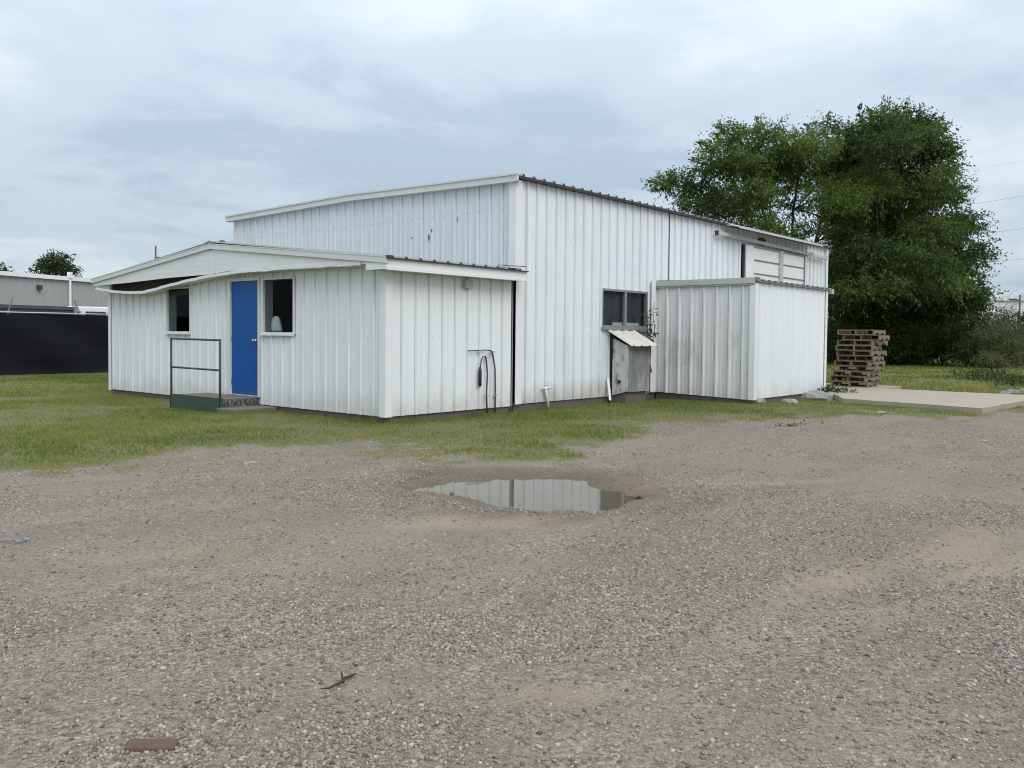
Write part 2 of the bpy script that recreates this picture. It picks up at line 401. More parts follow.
cl = wm('ADD', wm('MULTIPLY', n1, .68), wm('MULTIPLY', n2, .32))
cloud = wramp(cl, [(.37, (4.0, 4.95, 6.0)), (.46, (5.1, 6.05, 6.95)), (.55, (6.3, 7.1, 7.7)), (.65, (7.6, 8.1, 8.5))])
# overcast: the cloud deck is brighter towards the zenith
gain = wm('ADD', wm('MULTIPLY', wm('POWER', zc, 1.3), 1.5), .98)
mul = wn('ShaderNodeMix', data_type='RGBA', blend_type='MULTIPLY'); mul.inputs[0].default_value = 1
L(cloud, mul.inputs[6]); L(gain, mul.inputs[7])
mixs = wn('ShaderNodeMix', data_type='RGBA'); mixs.inputs[0].default_value = .92
L(sky.outputs[0], mixs.inputs[6]); L(mul.outputs[2], mixs.inputs[7]); L(mixs.outputs[2], bg.inputs[0]); bg.inputs[1].default_value = .10
sd_ = bpy.data.lights.new('sun', 'SUN'); so = bpy.data.objects.new('sun', sd_); COL.objects.link(so)
sd_.energy = 1.1; sd_.angle = R(35); sd_.color = (1, .96, .90)
so.rotation_euler = SUN_DIR.to_track_quat('Z', 'Y').to_euler(); so.location = (0, -20, 30)

# ------------------------------------------------------------------ ground, puddle, slab
border = [G(*p)[:2] for p in [(0,472),(60,470),(120,467),(170,461),(250,452),(300,450),(350,456),(420,463),(500,459),(560,455),(640,440),(700,428),(760,421),(830,418),(900,418),(960,421),(1023,417)]]
yard = np.array([(-60, 22.0), (-30, 9.0), (-12, 1.6)] + [tuple(p) for p in border] + [(14, -9.5), (30, -16), (60, -26), (60, -120), (-60, -120)])
pud_px = [(408,488),(440,479),(480,476),(535,474),(592,476),(618,485),(650,493),(652,502),(610,510),(545,510),(490,506),(455,499)]
pud = np.array([G(*p)[:2] for p in pud_px])
def poly_sd(P, poly):                     # signed distance, positive inside
    x, y = P[:, 0], P[:, 1]; n = len(poly); dmin = np.full(len(P), 1e9); ins = np.zeros(len(P), bool)
    for i in range(n):
        a = poly[i]; b = poly[(i+1) % n]; e = b-a; wx = x-a[0]; wy = y-a[1]
        t = np.clip((wx*e[0]+wy*e[1])/(e@e), 0, 1); dmin = np.minimum(dmin, (wx-t*e[0])**2+(wy-t*e[1])**2)
        c = (a[1] > y) != (b[1] > y)
        with np.errstate(divide='ignore', invalid='ignore'): xi = (b[0]-a[0])*(y-a[1])/(b[1]-a[1])+a[0]
        ins ^= c & (x < xi)
    d = np.sqrt(dmin); return np.where(ins, d, -d)
def grass_mask(P):
    sd = poly_sd(P, yard); x, y = P[:, 0], P[:, 1]
    k = -sd/1.15 + (fbm(x*.75, y*.75, 4, 5)-.5)*2.2 + (fbm(x*3.1, y*3.1, 3, 15)-.5)*1.0
    return sstep(-.8, 1.25, k)
def ground_z(P):
    x, y = P[:, 0], P[:, 1]; near = sstep(90, 40, np.hypot(x+9, y+10))
    z = ((fbm(x*.35, y*.35, 3, 21)-.5)*.07 + (fbm(x*1.7, y*1.7, 4, 31)-.5)*.035)*near
    ps = poly_sd(P, pud) + (fbm(x*2.2, y*2.2, 4, 41)-.5)*.42 + (fbm(x*7, y*7, 3, 43)-.5)*.34
    z = z*(1-sstep(-.5, .1, ps)*.85)
    z = z - .085*sstep(-.12, .34, ps) + .018*sstep(-.6, -.16, ps)*(1-sstep(-.16, .05, ps))
    # soft wheel ruts crossing the yard
    for (a, b, wd, dp) in ruts:
        e = b-a; L_ = np.hypot(*e); e = e/L_; wx = x-a[0]; wy = y-a[1]
        t = wx*e[0]+wy*e[1]; o = -wx*e[1]+wy*e[0] + (fbm(t*.5, t*0+3, 3, 51)-.5)*.5
        z = z - dp*np.exp(-(o/wd)**2)*sstep(-.5, .8, t)*sstep(L_+.5, L_-.8, t)*near
    for (a, b, c, d) in ((0,3.1,0,9.3),(3,18.5,0,9.3),(8.1,12.1,-2.4,0),(-.8,0,3.4,5.1),(6.0,7.1,-.5,0)):
        q = np.hypot(np.maximum(np.maximum(a-x, x-b), 0), np.maximum(np.maximum(c-y, y-d), 0)); e_ = np.exp(-(q/.8)**2); z = z*(1-.75*e_)-.05*np.exp(-(q/.35)**2)*(.4+vnoise(x*1.3, y*1.3, 77))*.7
    gm = grass_mask(P); z = z + .015*gm*near
    # ground stays below the buildings' floors and the slab
    return z
ruts = [(G(705,592)[:2], G(1100,520)[:2], .16, .034), (G(820,585)[:2], G(1060,548)[:2], .16, .034), (G(610,520)[:2], G(930,475)[:2], .2, .022), (G(20,560)[:2], G(470,525)[:2], .22, .020), (G(-20,640)[:2], G(560,560)[:2], .2, .020)]
def axis(lo, hi, step, far0, far1):
    mid = list(np.arange(lo, hi+1e-6, step)); a = []; s = step; p = lo
    while p > far0: s *= 1.22; p -= s; a.append(p)
    b = []; s = step; p = hi
    while p < far1: s *= 1.22; p += s; b.append(p)
    return np.array(a[::-1]+mid+b)
ax = axis(-9.5, 13.0, .075, -700, 900); ay = axis(-10.0, 6.0, .075, -700, 900)
XX, YY = np.meshgrid(ax, ay, indexing='ij'); P = np.stack([XX.ravel(), YY.ravel()], 1)
ZZ = ground_z(P); nx, ny = len(ax), len(ay); idx = np.arange(nx*ny).reshape(nx, ny)
Fq = np.stack([idx[:-1,:-1].ravel(), idx[1:,:-1].ravel(), idx[1:,1:].ravel(), idx[:-1,1:].ravel()], 1)
gmask = grass_mask(P)
sand = np.zeros(len(P))
for (px, py, r1, r2, ang, s) in [(425,498,.7,.25,45,1),(500,522,1.1,.3,-45,.9),(690,487,1.0,.22,-35,1),(648,505,.5,.3,-45,1),(760,486,1.5,.16,-25,.8),(560,468,1.3,.2,-45,.7),(960,548,1.0,.28,-10,.9),(830,578,.8,.25,-10,.9),(1000,565,.9,.25,-15,1),(330,565,1.1,.4,-40,.5),(230,620,1.0,.3,-40,.5),(560,695,.35,.15,-40,.8),(700,640,.7,.3,-30,.5),(900,615,1.0,.2,-20,.5),(70,478,1.4,.25,-25,.6),(860,414,1.6,.3,-40,.7),(330,690,.5,.12,-40,.7)]:
    c = G(px, py)[:2]; a = R(ang); dx = P[:,0]-c[0]; dy = P[:,1]-c[1]
    u = (dx*math.cos(a)+dy*math.sin(a))/r1; v = (-dx*math.sin(a)+dy*math.cos(a))/r2
    sand = np.maximum(sand, s*np.exp(-(u*u+v*v)))
track = np.zeros(len(P))
for (a, b, wd, dp) in ruts:
    e = b-a; L_ = np.hypot(*e); e = e/L_; wx = P[:,0]-a[0]; wy = P[:,1]-a[1]; t = wx*e[0]+wy*e[1]; o = -wx*e[1]+wy*e[0] + (fbm(t*.5, t*0+3, 3, 51)-.5)*.5
    track = np.maximum(track, np.exp(-(o/(wd*1.3))**2)*sstep(-.5,.8,t)*sstep(L_+.5,L_-.8,t)*sstep(.3,.55,fbm(P[:,0]*1.4, P[:,1]*1.4, 3, 57)))
sand = np.maximum(sand, track*.62)
psd = poly_sd(P, pud); wet = sstep(-.75, .0, psd+(fbm(P[:,0]*2.5, P[:,1]*2.5, 4, 61)-.5)*.9)
stony = np.clip(sstep(10, 4.5, np.hypot(P[:,0]-CAM[0], P[:,1]-CAM[1]))*.6+.55 - sand*.8 - track*.4, 0, 1)
gme = mesh_np('ground', np.stack([P[:,0], P[:,1], ZZ], 1), Fq, M['ground'], {'grass': gmask, 'sand': sand, 'wet': wet*.85, 'stony': stony}, True)
struct(link('ground', gme))
# water lying in the hollow
pc = pud.mean(0); wmb = MB(); ring = [pc+(p-pc)*1.12 for p in pud]
wmb.add([(p[0], p[1], -.030) for p in ring], [tuple(range(len(ring)))])
me = mesh_from('puddle', wmb.v, wmb.f, M['water']); struct(link('puddle', me))

slab = MB()
sl = [(12.0,-2.55),(9.60,-3.73),(8.99,-6.52),(11.88,-6.69),(14.1,-6.9),(14.2,-3.25),(15.7,-3.15),(15.7,-.4),(12.3,-.4),(12.3,-2.55)]
def wobble(poly, step, amp):
    o = []
    for i in range(len(poly)):
        a = np.array(poly[i]); b = np.array(poly[(i+1) % len(poly)]); n = max(1, int(np.linalg.norm(b-a)/step))
        for k in range(n):
            p = a+(b-a)*k/n; o.append(p + (RNG.uniform(-amp, amp, 2) if k else 0))
    return o
poly = wobble(sl, .35, .035)
slab.prism([(p[0], p[1], -.15) for p in poly], (0, 0, .27))
me = mesh_from('concrete_slab', slab.v, slab.f, M['slab']); struct(link('concrete_slab', me))

# ------------------------------------------------------------------ ribbed sheets
def profile(s0, s1, phase, pitch=.3048, d=.034, bw=.085, tw=.032, minor=True, groove=0):
    pts = []
    k0 = int(math.floor((s0-phase)/pitch))-1; k1 = int(math.ceil((s1-phase)/pitch))+1
    for k in range(k0, k1+1):
        c = phase+k*pitch
        if groove: pts += [(c-bw/2-groove-.002, 0), (c-bw/2-groove, -.022), (c-bw/2-.002, -.022)]
        pts += [(c-bw/2, 0), (c-tw/2, d), (c+tw/2, d), (c+bw/2, 0)]
        if minor:
            for q in (1/3, 2/3):
                m_ = c+pitch*q; pts += [(m_-.022, 0), (m_-.010, .007), (m_+.010, .007), (m_+.022, 0)]
    return sorted(pts)
def sheet(mb, org, dS, dT, N, s0, s1, t0, t1, phase, holes=(), **kw):
    """Ribbed sheet spanning s0..s1 along dS and t0(s)..t1(s) along dT, ribs standing out along N."""
    org, dS, dT, N = [np.array(a, float) for a in (org, dS, dT, N)]
    f0 = t0 if callable(t0) else (lambda s: t0); f1 = t1 if callable(t1) else (lambda s: t1)
    pr = profile(s0, s1, phase, **kw); xs = np.array([p[0] for p in pr]); os_ = np.array([p[1] for p in pr])
    br = set([s0, s1]) | set(float(x) for x in xs if s0 < x < s1)
    for h in holes: br |= {h[0], h[1]}
    br = sorted(b for b in br if s0 <= b <= s1)
    P_ = lambda s, t: org+dS*s+dT*t+N*np.interp(s, xs, os_)
    for a, b in zip(br[:-1], br[1:]):
        if b-a < 1e-5: continue
        mid = (a+b)/2; cuts = sorted((h[2], h[3]) for h in holes if h[0] < mid < h[1])
        lo_a, lo_b = f0(a), f0(b)
        for (h0, h1) in cuts:
            if h0 > min(lo_a, lo_b): mb.add([P_(a, lo_a), P_(b, lo_b), P_(b, h0), P_(a, h0)], [(0,1,2,3)])
            lo_a = lo_b = h1
        if f1(a) > lo_a: mb.add([P_(a, lo_a), P_(b, lo_b), P_(b, f1(b)), P_(a, f1(a))], [(0,1,2,3)])
    return mb
X, Y, Z = (1,0,0), (0,1,0), (0,0,1); mX, mY = (-1,0,0), (0,-1,0)

# ------------------------------------------------------------------ warehouse
A, B, HW = 3.11, 18.47, 9.26            # end wall plane, far end, gable width
EAVE, RIDGE, RY = 4.27, 4.34, 4.6
hall = root('warehouse', 'big white ribbed metal warehouse, the tallest building, with its low gable end to the left', 'warehouse', ((A+B)/2, HW/2, 0))
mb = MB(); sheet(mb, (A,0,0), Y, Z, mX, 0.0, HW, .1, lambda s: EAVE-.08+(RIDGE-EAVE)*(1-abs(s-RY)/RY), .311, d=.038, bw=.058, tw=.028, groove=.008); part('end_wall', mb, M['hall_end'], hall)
WIN = (5.886, 7.692, 1.575, 2.395)
mb = MB(); sheet(mb, (0,0,0), X, Z, mY, A+.03, 8.60, .13, EAVE-.02, 3.44, [WIN, (6.20, 7.80, .0, 1.50)], minor=False, d=.040, bw=.050, tw=.024, groove=.011)
sheet(mb, (0,.012,0), X, Z, mY, 8.63, B, .13, EAVE-.02, 3.44, [(12.42, 16.75, 0.0, 3.86)], minor=False, d=.040, bw=.050, tw=.024, groove=.011)
part('side_wall', mb, M['hall_side'], hall)
mb = MB(); mb.box(6.18, 7.82, .02, .05, .10, 1.51); part('patch_board', mb, M['ply'], hall)
mb = MB(); sheet(mb, (B,0,0), Y, Z, X, 0, HW, .1, EAVE, .3); sheet(mb, (0,HW,0), X, Z, Y, A, B, .1, EAVE, .3); part('rear_wall', mb, M['hall_side'], hall)
# roof sheets run ridge to eave, their rib ends dark along the eave
mb = MB(); sl_ = np.array([0, RY+.14, RIDGE-EAVE]); Ls = np.linalg.norm(sl_); sd1 = sl_/Ls; up1 = np.array([0, -sd1[2], sd1[1]])
sheet(mb, (0,-.14,EAVE+.02), X, sd1, up1, A-.13, B+.1, 0, Ls, 3.44+.04, minor=False, d=.038, bw=.085, tw=.035)
sd2 = np.array([0, -sd1[1], sd1[2]]); up2 = np.array([0, sd1[2], sd1[1]])
sheet(mb, (0,HW+.14,EAVE+.02), X, sd2, up2, A-.13, B+.1, 0, Ls, 3.48, minor=False, d=.05, bw=.10, tw=.05)
part('roof', mb, M['galv'], hall)
mb = MB()                                   # dark closures and sheet edge under the rib ends
for k in range(52):
    x = 3.48+k*.3048-.3048
    if x < A-.1 or x > B: continue
    mb.prism([(x-.045,-.145,EAVE+.0),(x+.045,-.145,EAVE+.0),(x+.02,-.145,EAVE+.058),(x-.02,-.145,EAVE+.058)], (0,.06,0))
mb.box(A-.12, B+.1, -.138, -.02, EAVE-.02, EAVE+.012)
part('eave_edge', mb, M['dark_galv'], hall)
mb = MB()
for (ya, za, yb, zb) in ((-.14, EAVE+.035, RY, RIDGE+.045), (RY, RIDGE+.045, HW+.16, EAVE+.035)):
    mb.prism([(A-.13,ya,za-.125),(A-.13,yb,zb-.125),(A-.13,yb,zb),(A-.13,ya,za)], (.05,0,0))
    mb.prism([(A-.152,ya,za-.012),(A-.152,yb,zb-.012),(A-.152,yb,zb+.025),(A-.152,ya,za+.025)], (.10,0,0))
    mb.prism([(A-.125,ya,za-.128),(A-.125,yb,zb-.128),(A-.125,yb,zb-.112),(A-.125,ya,za-.112)], (.12,0,0))
part('rake_trim', mb, M['rake'], hall)
mb = MB(); mb.box(A-.02, A+.15, -.056, -.047, .13, EAVE-.06); mb.box(A-.055, A-.046, -.056, .11, 2.60, EAVE-.08); mb.box(A-.046, A-.02, -.056, -.050, 2.60, EAVE-.08); part('corner_trim', mb, M['trim'], hall)
mb = MB(); mb.box(B-.12, B+.04, -.056, -.047, .13, EAVE-.04); part('corner_trim', mb, M['trim'], hall)
mb = MB(); mb.box(8.603, 8.627, -.004, .010, .4, EAVE-.03); part('sheet_joint', mb, M['dark_galv'], hall)
mb = MB(); mb.box(A+.03, B-.03, .03, HW-.03, -.25, .14); part('foundation', mb, M['found'], hall)
mb = MB(); mb.box(A+.2, B-.2, .35, .38, .1, 4.2); part('interior_lining', mb, M['dark_in'], hall)
# side window: aluminium slider with two panes
x0, x1, z0, z1 = WIN; fm = MB()
for (a, b, c, d) in ((x0, x1, z1-.045, z1), (x0, x1, z0, z0+.055), (x0, x0+.05, z0+.055, z1-.045), (x1-.05, x1, z0+.055, z1-.045), ((x0+x1)/2-.04, (x0+x1)/2+.04, z0+.055, z1-.045)):
    fm.box(a, b, -.038, .06, c, d)
win = part('window', fm, M['alu'], hall)
for (a, b, yy) in ((x0+.05, (x0+x1)/2-.04, .010), ((x0+x1)/2+.04, x1-.05, .022)):
    part('pane', MB().add([(a,yy,z0+.055),(b,yy,z0+.055),(b,yy,z1-.045),(a,yy,z1-.045)], [(0,1,2,3)]), M['glass'], win)
part('sill', MB().box(x0-.03, x1+.03, -.075, -.0385, z0-.04, z0+.01), M['alu'], win)
cm = MB(); n = 60
for k in range(n):
    xa = x0+.02+(x1-x0-.04)*k/n; xb = x0+.02+(x1-x0-.04)*(k+1)/n
    ya = .12+.02*math.sin(k*1.3); yb = .12+.02*math.sin((k+1)*1.3)
    cm.add([(xa,ya,z0-.02),(xb,yb,z0-.02),(xb,yb,z1+.02),(xa,ya,z1+.02)], [(0,1,2,3)])
part('curtain', cm, M['curtain'], win)
part('loose_board', MB().box(x0+.5, x1-.25, .03, .045, z0+.055, z0+.12), M['bag'], win)
part('loose_trim', MB().bar((6.12,-.05,.52), (6.05,-.16,.06), .05, .02), M['trim'], hall)
part('wall_edge_trim', MB().box(6.13, 6.20, -.030, -.005, .30, 1.50), M['trim'], hall)
part('wall_edge_trim', MB().box(7.82, 8.00, -.056, -.047, .15, 2.68), M['trim'], hall)
# sliding door under its track, with a sheet-metal hood
dm = MB(); dm.box(12.53, 16.66, -.085, -.045, .25, 3.86); door = part('sliding_door', dm, M['trim'], hall)
rm = MB()
for zz in (3.835, 3.49, 3.13, 2.77, 2.40, 2.0, 1.6, 1.2, .8, .3): rm.box(13.0, 14.62, -.115, -.0855, zz-.012, zz+.012); rm.box(14.86, 16.45, -.115, -.0855, zz-.012, zz+.012)
for xx in (16.45,): rm.box(xx, xx+.05, -.115, -.0855, .25, 3.86)
part('frame_rail', rm, M['pipe_grey'], door)
part('stile', MB().box(14.62, 14.86, -.125, -.086, .25, 3.86), M['trim_grey'], door)
part('jamb', MB().box(12.47, 12.51, -.045, -.0, .25, 3.88), M['dark_galv'], hall)
mb = MB(); mb.obox((14.5,-.13,3.955), np.array((7.5,0,-.10))/np.linalg.norm((7.5,0,-.10)), Y, Z, 3.75, .035, .042); part('door_track', mb, M['trim_grey'], hall)
for xx in (10.82, 12.4, 13.9, 15.4, 16.9, 18.1):
    zt_ = 4.0-(xx-10.75)*.0133; mb = MB(); mb.box(xx-.02, xx+.02, -.172, -.166, zt_-.06, zt_+.07); mb.box(xx-.02, xx+.02, -.166, -.02, zt_+.045, zt_+.07); part('track_bracket', mb, M['trim_grey'], hall)
part('track_end', MB().box(10.72, 10.765, -.17, -.09, 3.93, 4.05), M['rust'], hall)
mb = MB(); hs = np.array((0, .46, .14)); hl = np.linalg.norm(hs); hs = hs/hl; hu = np.array((0, -hs[2], hs[1]))
sheet(mb, (0,-.48,4.17), X, hs, hu, 11.25, 16.9, 0, hl, 11.4, minor=False, d=.02, bw=.09, tw=.05)
mb.prism([(11.26,-.47,4.165),(11.26,-.03,4.30),(11.26,-.03,4.25)], (.012,0,0)); mb.box(11.25, 16.9, -.49, -.475, 4.14, 4.18)
part('door_hood', mb, M['trim_grey'], hall)
mb = MB(); mb.prism([(13.62+.20*math.cos(t)*(1+.25*math.sin(3*t)), -.04, 4.03+.13*math.sin(t)*(1+.2*math.cos(2*t))) for t in np.linspace(0, 2*math.pi, 14)[:-1]], (0, .03, 0)); part('rust_hole', mb, M['rust'], hall)
for (y, z, r1, r2) in ((2.21, 3.33, .022, .075), (2.13, 3.46, .014, .04), (2.70, 3.35, .014, .02), (1.42, 3.62, .006, .06)):
    mb = MB(); mb.prism([(A-.042, y+r1*math.cos(t)*random.uniform(.7, 1.2), z+r2*math.sin(t)*random.uniform(.7, 1.2)) for t in np.linspace(0, 2*math.pi, 9)[:-1]], (.006,0,0)); part('puncture', mb, M['dark_galv'], hall)

# ------------------------------------------------------------------ office annex
W = 9.25; RZ, EZ, RGY = 3.045, 2.555, 4.64
ann = root('office_annex', 'low white metal annex with a blue door, shallow gable and drooping soffit', 'annex building', (1.55, W/2, 0))
W1 = (2.33, 3.29, 1.383, 2.375); W2 = (5.76, 6.71, 1.383, 2.30); DO = (3.37, 4.37, .23, 2.40)
yk = [-.02,.30,1.2,2.0,2.8,3.74,4.755,5.86,7.06,7.7,8.75,9.43]; zk = [2.455,2.465,2.476,2.482,2.480,2.474,2.434,2.335,2.200,2.188,2.240,2.34]
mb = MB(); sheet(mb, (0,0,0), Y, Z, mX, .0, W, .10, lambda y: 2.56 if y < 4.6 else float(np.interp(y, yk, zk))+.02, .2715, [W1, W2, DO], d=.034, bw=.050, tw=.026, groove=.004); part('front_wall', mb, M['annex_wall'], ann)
mb = MB(); sheet(mb, (0,0,0), X, Z, mY, .0, 3.02, .10, 2.40, .34, d=.034, bw=.048, tw=.024, groove=.007); part('side_wall', mb, M['annex_side'], ann)
mb = MB(); sheet(mb, (0,W,0), X, Z, Y, 0, A, .1, 2.45, .3); part('far_wall', mb, M['annex_side'], ann)
part('corner_trim', MB().prism([(-.045,-.045,.095),(.11,-.045,.095),(.11,-.038,.095),(-.038,-.038,.095),(-.038,.10,.095),(-.045,.10,.095)], (0,0,2.29)), M['trim'], ann)
part('corner_trim', MB().box(-.046,-.038, W-.09, W+.03, .08, 2.24), M['trim'], ann)
part('wall_joint', MB().box(3.03, A-.01, .02, .06, -.1, 2.5), M['rust'], ann)
mb = MB(); mb.box(.03, 3.03, .035, W-.03, -.25, .12); part('foundation', mb, M['found'], ann)
# dark empty rooms seen through the windows
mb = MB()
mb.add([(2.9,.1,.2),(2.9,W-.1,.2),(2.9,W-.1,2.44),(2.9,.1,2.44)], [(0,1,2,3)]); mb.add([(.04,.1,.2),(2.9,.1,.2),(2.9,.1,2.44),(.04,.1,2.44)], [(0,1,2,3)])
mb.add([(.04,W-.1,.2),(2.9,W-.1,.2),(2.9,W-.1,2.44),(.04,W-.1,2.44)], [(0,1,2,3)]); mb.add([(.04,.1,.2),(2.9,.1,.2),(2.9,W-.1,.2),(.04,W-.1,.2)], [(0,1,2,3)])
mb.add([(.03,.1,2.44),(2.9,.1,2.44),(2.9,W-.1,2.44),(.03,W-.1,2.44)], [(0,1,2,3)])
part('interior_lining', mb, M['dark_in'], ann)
part('cavity_board', MB().box(.012, .03, 4.6, W-.05, 2.14, 2.62), M['cavity'], ann)
part('partition', MB().box(.2, 2.9, 4.9, 4.98, .2, 2.44), M['dark_in'], ann)
def ann_window(w_):
    y0, y1, z0, z1 = w_; f = MB(); t = .030
    for (a, b, c, d) in ((y0, y1, z1-t, z1), (y0, y1, z0, z0+t), (y0, y0+t, z0+t, z1-t), (y1-t, y1, z0+t, z1-t)): f.box(-.045, -.005, a, b, c, d)
    o = part('window', f, M['rake'], ann)
    part('pane', MB().add([(.01,y0+t,z0+t),(.01,y0+t,z1-t),(.01,y1-t,z1-t),(.01,y1-t,z0+t)], [(0,1,2,3)]), M['glass_thin'], o)
    rv = MB(); rv.box(-.005, .17, y1-t, y1-t+.02, z0, z1); rv.box(-.005, .17, y0+t-.02, y0+t, z0, z1); rv.box(-.005, .17, y0+t, y1-t, z1-t, z1-t+.02); rv.box(-.005, .17, y0+t, y1-t, z0+t-.02, z0+t)
    part('reveal', rv, M['trim_grey'], o)
    part('sill', MB().box(-.065, -.046, y0-.02, y1+.02, z0-.03, z0+.012), M['trim'], o)
    return o
ann_window(W1); ann_window(W2)
df = MB(); df.box(-.045, .05, DO[0], DO[0]+.05, .23, DO[3]); df.box(-.045, .05, DO[1]-.05, DO[1], .23, DO[3]); df.box(-.045, .05, DO[0]+.05, DO[1]-.05, DO[3]-.05, DO[3]); df.box(-.045, .05, DO[0]+.05, DO[1]-.05, .225, .25)
part('door_frame', df, M['rake'], ann)
dl = part('door', MB().box(-.012, .032, DO[0]+.053, DO[1]-.053, .255, DO[3]-.053), M['blue'], ann, bevel=.004)
kb = MB(); kb.tube([(-.012,3.52,1.26),(-.03,3.52,1.26),(-.045,3.52,1.26),(-.075,3.52,1.26),(-.09,3.52,1.26)], [.035,.034,.012,.030,.018], 14); part('handle', kb, M['brass'], dl, True)
for z in (.48, 1.30, 2.10): part('hinge', MB().tube([(-.022,DO[1]-.052,z-.05),(-.022,DO[1]-.052,z+.05)], .009, 8), M['brass'], dl)
part('kick_scuff', MB().prism([(-.0135,DO[0]+.07,.27),(-.0135,DO[1]-.08,.27),(-.0135,DO[1]-.10,.33),(-.0135,DO[1]-.3,.36),(-.0135,DO[0]+.4,.31),(-.0135,DO[0]+.2,.37),(-.0135,DO[0]+.08,.33)], (.001,0,0)), M['scuff'], dl)
part('threshold', MB().box(-.10, -.046, DO[0]+.02, DO[1]-.02, .226, .245), M['alu'], ann)
# gable panel of lapped siding in front of the wall
mb = MB(); GX = -.235
def rake_z(y): return RZ-(RZ-EZ)*abs(y-RGY)/(RGY+.31)
def gab(y): return rake_z(y)-.05
def pan_z(y): return float(np.interp(y, [-.3,.14,1.1,2.0,4.0,4.75,6.25,7.9,9.43,9.6], [2.44,2.47,2.53,2.535,2.53,2.49,2.478,2.435,2.415,2.41]))
laps = [2.56, 2.66, 2.76, 2.86]
for (ya, yb) in ((-.29, RGY-.015), (RGY+.015, 9.56)):
    ysamp = np.linspace(ya, yb, 60)
    for a, b in zip(ysamp[:-1], ysamp[1:]):
        lv = [0]+laps+[9]
        for k in range(5):
            r = []
            for y in (a, b): r.append((min(max(lv[k], pan_z(y)), gab(y)), min(max(lv[k+1], pan_z(y)), gab(y))))
            if r[0][1]-r[0][0] < .001 and r[1][1]-r[1][0] < .001: continue
            mb.add([(GX-.009,a,r[0][0]),(GX-.009,b,r[1][0]),(GX-.0075,b,r[1][1]),(GX-.0075,a,r[0][1])], [(3,2,1,0)])
part('gable_panel', mb, M['fascia'], ann)
part('panel_joint', MB().box(GX-.014, GX+.01, RGY-.02, RGY+.02, 2.47, 2.93), M['trim'], ann)
mb = MB()
mb.prism([(GX+.012,-.29,2.46),(GX+.012,1.5,2.545),(GX+.012,4.0,2.545),(GX+.012,9.5,2.425),(GX+.012,9.5,2.50),(GX+.012,RGY,2.93),(GX+.012,-.29,2.49)], (.02,0,0))
part('gable_backing', mb, M['soffit_in'], ann)
mb = MB()
for (ya, yb) in ((-.31, RGY), (RGY, 9.60)):
    za, zb = rake_z(ya), rake_z(yb)
    mb.prism([(GX-.045,ya,za-.082),(GX-.045,yb,zb-.082),(GX-.045,yb,zb+.015),(GX-.045,ya,za+.015)], (.06,0,0))
    mb.prism([(GX-.052,ya,za+.006),(GX-.052,yb,zb+.006),(GX-.052,yb,zb+.022),(GX-.052,ya,za+.022)], (.12,0,0))
part('rake_trim', mb, M['rake'], ann)
# soffit under the overhang, torn loose and sagging on the left
ys = np.linspace(.30, 9.43, 70); zt = np.interp(ys, yk, zk); zt = np.convolve(np.pad(zt, 3, 'edge'), np.ones(7)/7, 'valid'); zt = zt+RNG.normal(size=len(zt))*.0035+.014*np.maximum(0, 1-np.abs(ys-7.25)/.22)*-1+.012*np.maximum(0, 1-np.abs(ys-8.9)/.15)
mb = MB()
for i in range(len(ys)-1):
    a, b, za, zb = ys[i], ys[i+1], zt[i], zt[i+1]
    xo = -.255
    mb.add([(xo,a,za),(xo,b,zb),(xo,b,zb+.055),(xo,a,za+.055)], [(3,2,1,0)])
    mb.add([(xo,a,za+.055),(xo,b,zb+.055),(-.03,b,zb+.03),(-.03,a,za+.03)], [(0,1,2,3)])
    mb.add([(xo,a,za),(xo,b,zb),(-.03,b,zb+.0),(-.03,a,za+.0)], [(0,1,2,3)])
part('sagging_soffit', mb, M['fascia'], ann)
# eave along the long side
mb = MB(); mb.box(-.245, 3.095, -.30, -.27, 2.415, 2.545); mb.box(-.245, 3.095, -.312, -.262, 2.375, 2.42); mb.box(-.245, 3.05, -.262, -.035, 2.385, 2.40)
part('eave_fascia', mb, M['trim'], ann)
part('eave_return', MB().box(-.262, -.20, -.29, .17, 2.385, 2.495), M['trim'], ann)
part('soffit_board', MB().box(-.19, .0, -.02, .30, 2.44, 2.455), M['fascia'], ann)
mb = MB(); e1 = np.array((0, RGY+.36, RZ-EZ+.04)); l1 = np.linalg.norm(e1); e1 = e1/l1; u1 = np.array((0, -e1[2], e1[1]))
sheet(mb, (0,-.35,EZ+.005), X, e1, u1, -.27, 3.10, 0, l1, -.2, minor=False, d=.028, bw=.075, tw=.035)
e2 = np.array((0, -e1[1], e1[2])); u2 = np.array((0, e1[2], e1[1]))
sheet(mb, (0,2*RGY+.35,EZ+.005), X, e2, u2, -.27, 3.10, 0, l1, .30, minor=False, d=.034, bw=.09, tw=.05)
part('roof', mb, M['galv'], ann)
mb = MB(); x = -.2
while x < 3.1:
    mb.prism([(x-.036,-.352,EZ-.008),(x+.036,-.352,EZ-.008),(x+.018,-.352,EZ+.036),(x-.018,-.352,EZ+.036)], (0,.05,0)); x += .3048
mb.box(-.25, 3.10, -.345, -.29, EZ-.012, EZ+.001); mb.box(-.27,-.16,-.358,-.29,EZ-.01,EZ+.035)
part('eave_edge', mb, M['dark_galv'], ann)
part('lifted_flashing', MB().obox((2.80,-.2,EZ+.085), np.array((1,0,.03)), np.array((0,1,.1)), Z, .30, .10, .006), M['dark_galv'], ann)
part('junction_box', MB().box(1.72, 1.90, -.10, -.034, 2.20, 2.335), M['trim_grey'], ann, bevel=.006)
cb = MB(); cb.tube([(1.82,-.06,1.125),(2.30,-.06,1.135),(2.42,-.06,1.12),(2.46,-.06,1.05),(2.52,-.06,.80),(2.53,-.06,.55),(2.53,-.06,.02)], [.009,.010,.014,.014,.014,.014,.014], 8); part('conduit', cb, M['hose'], ann, True)
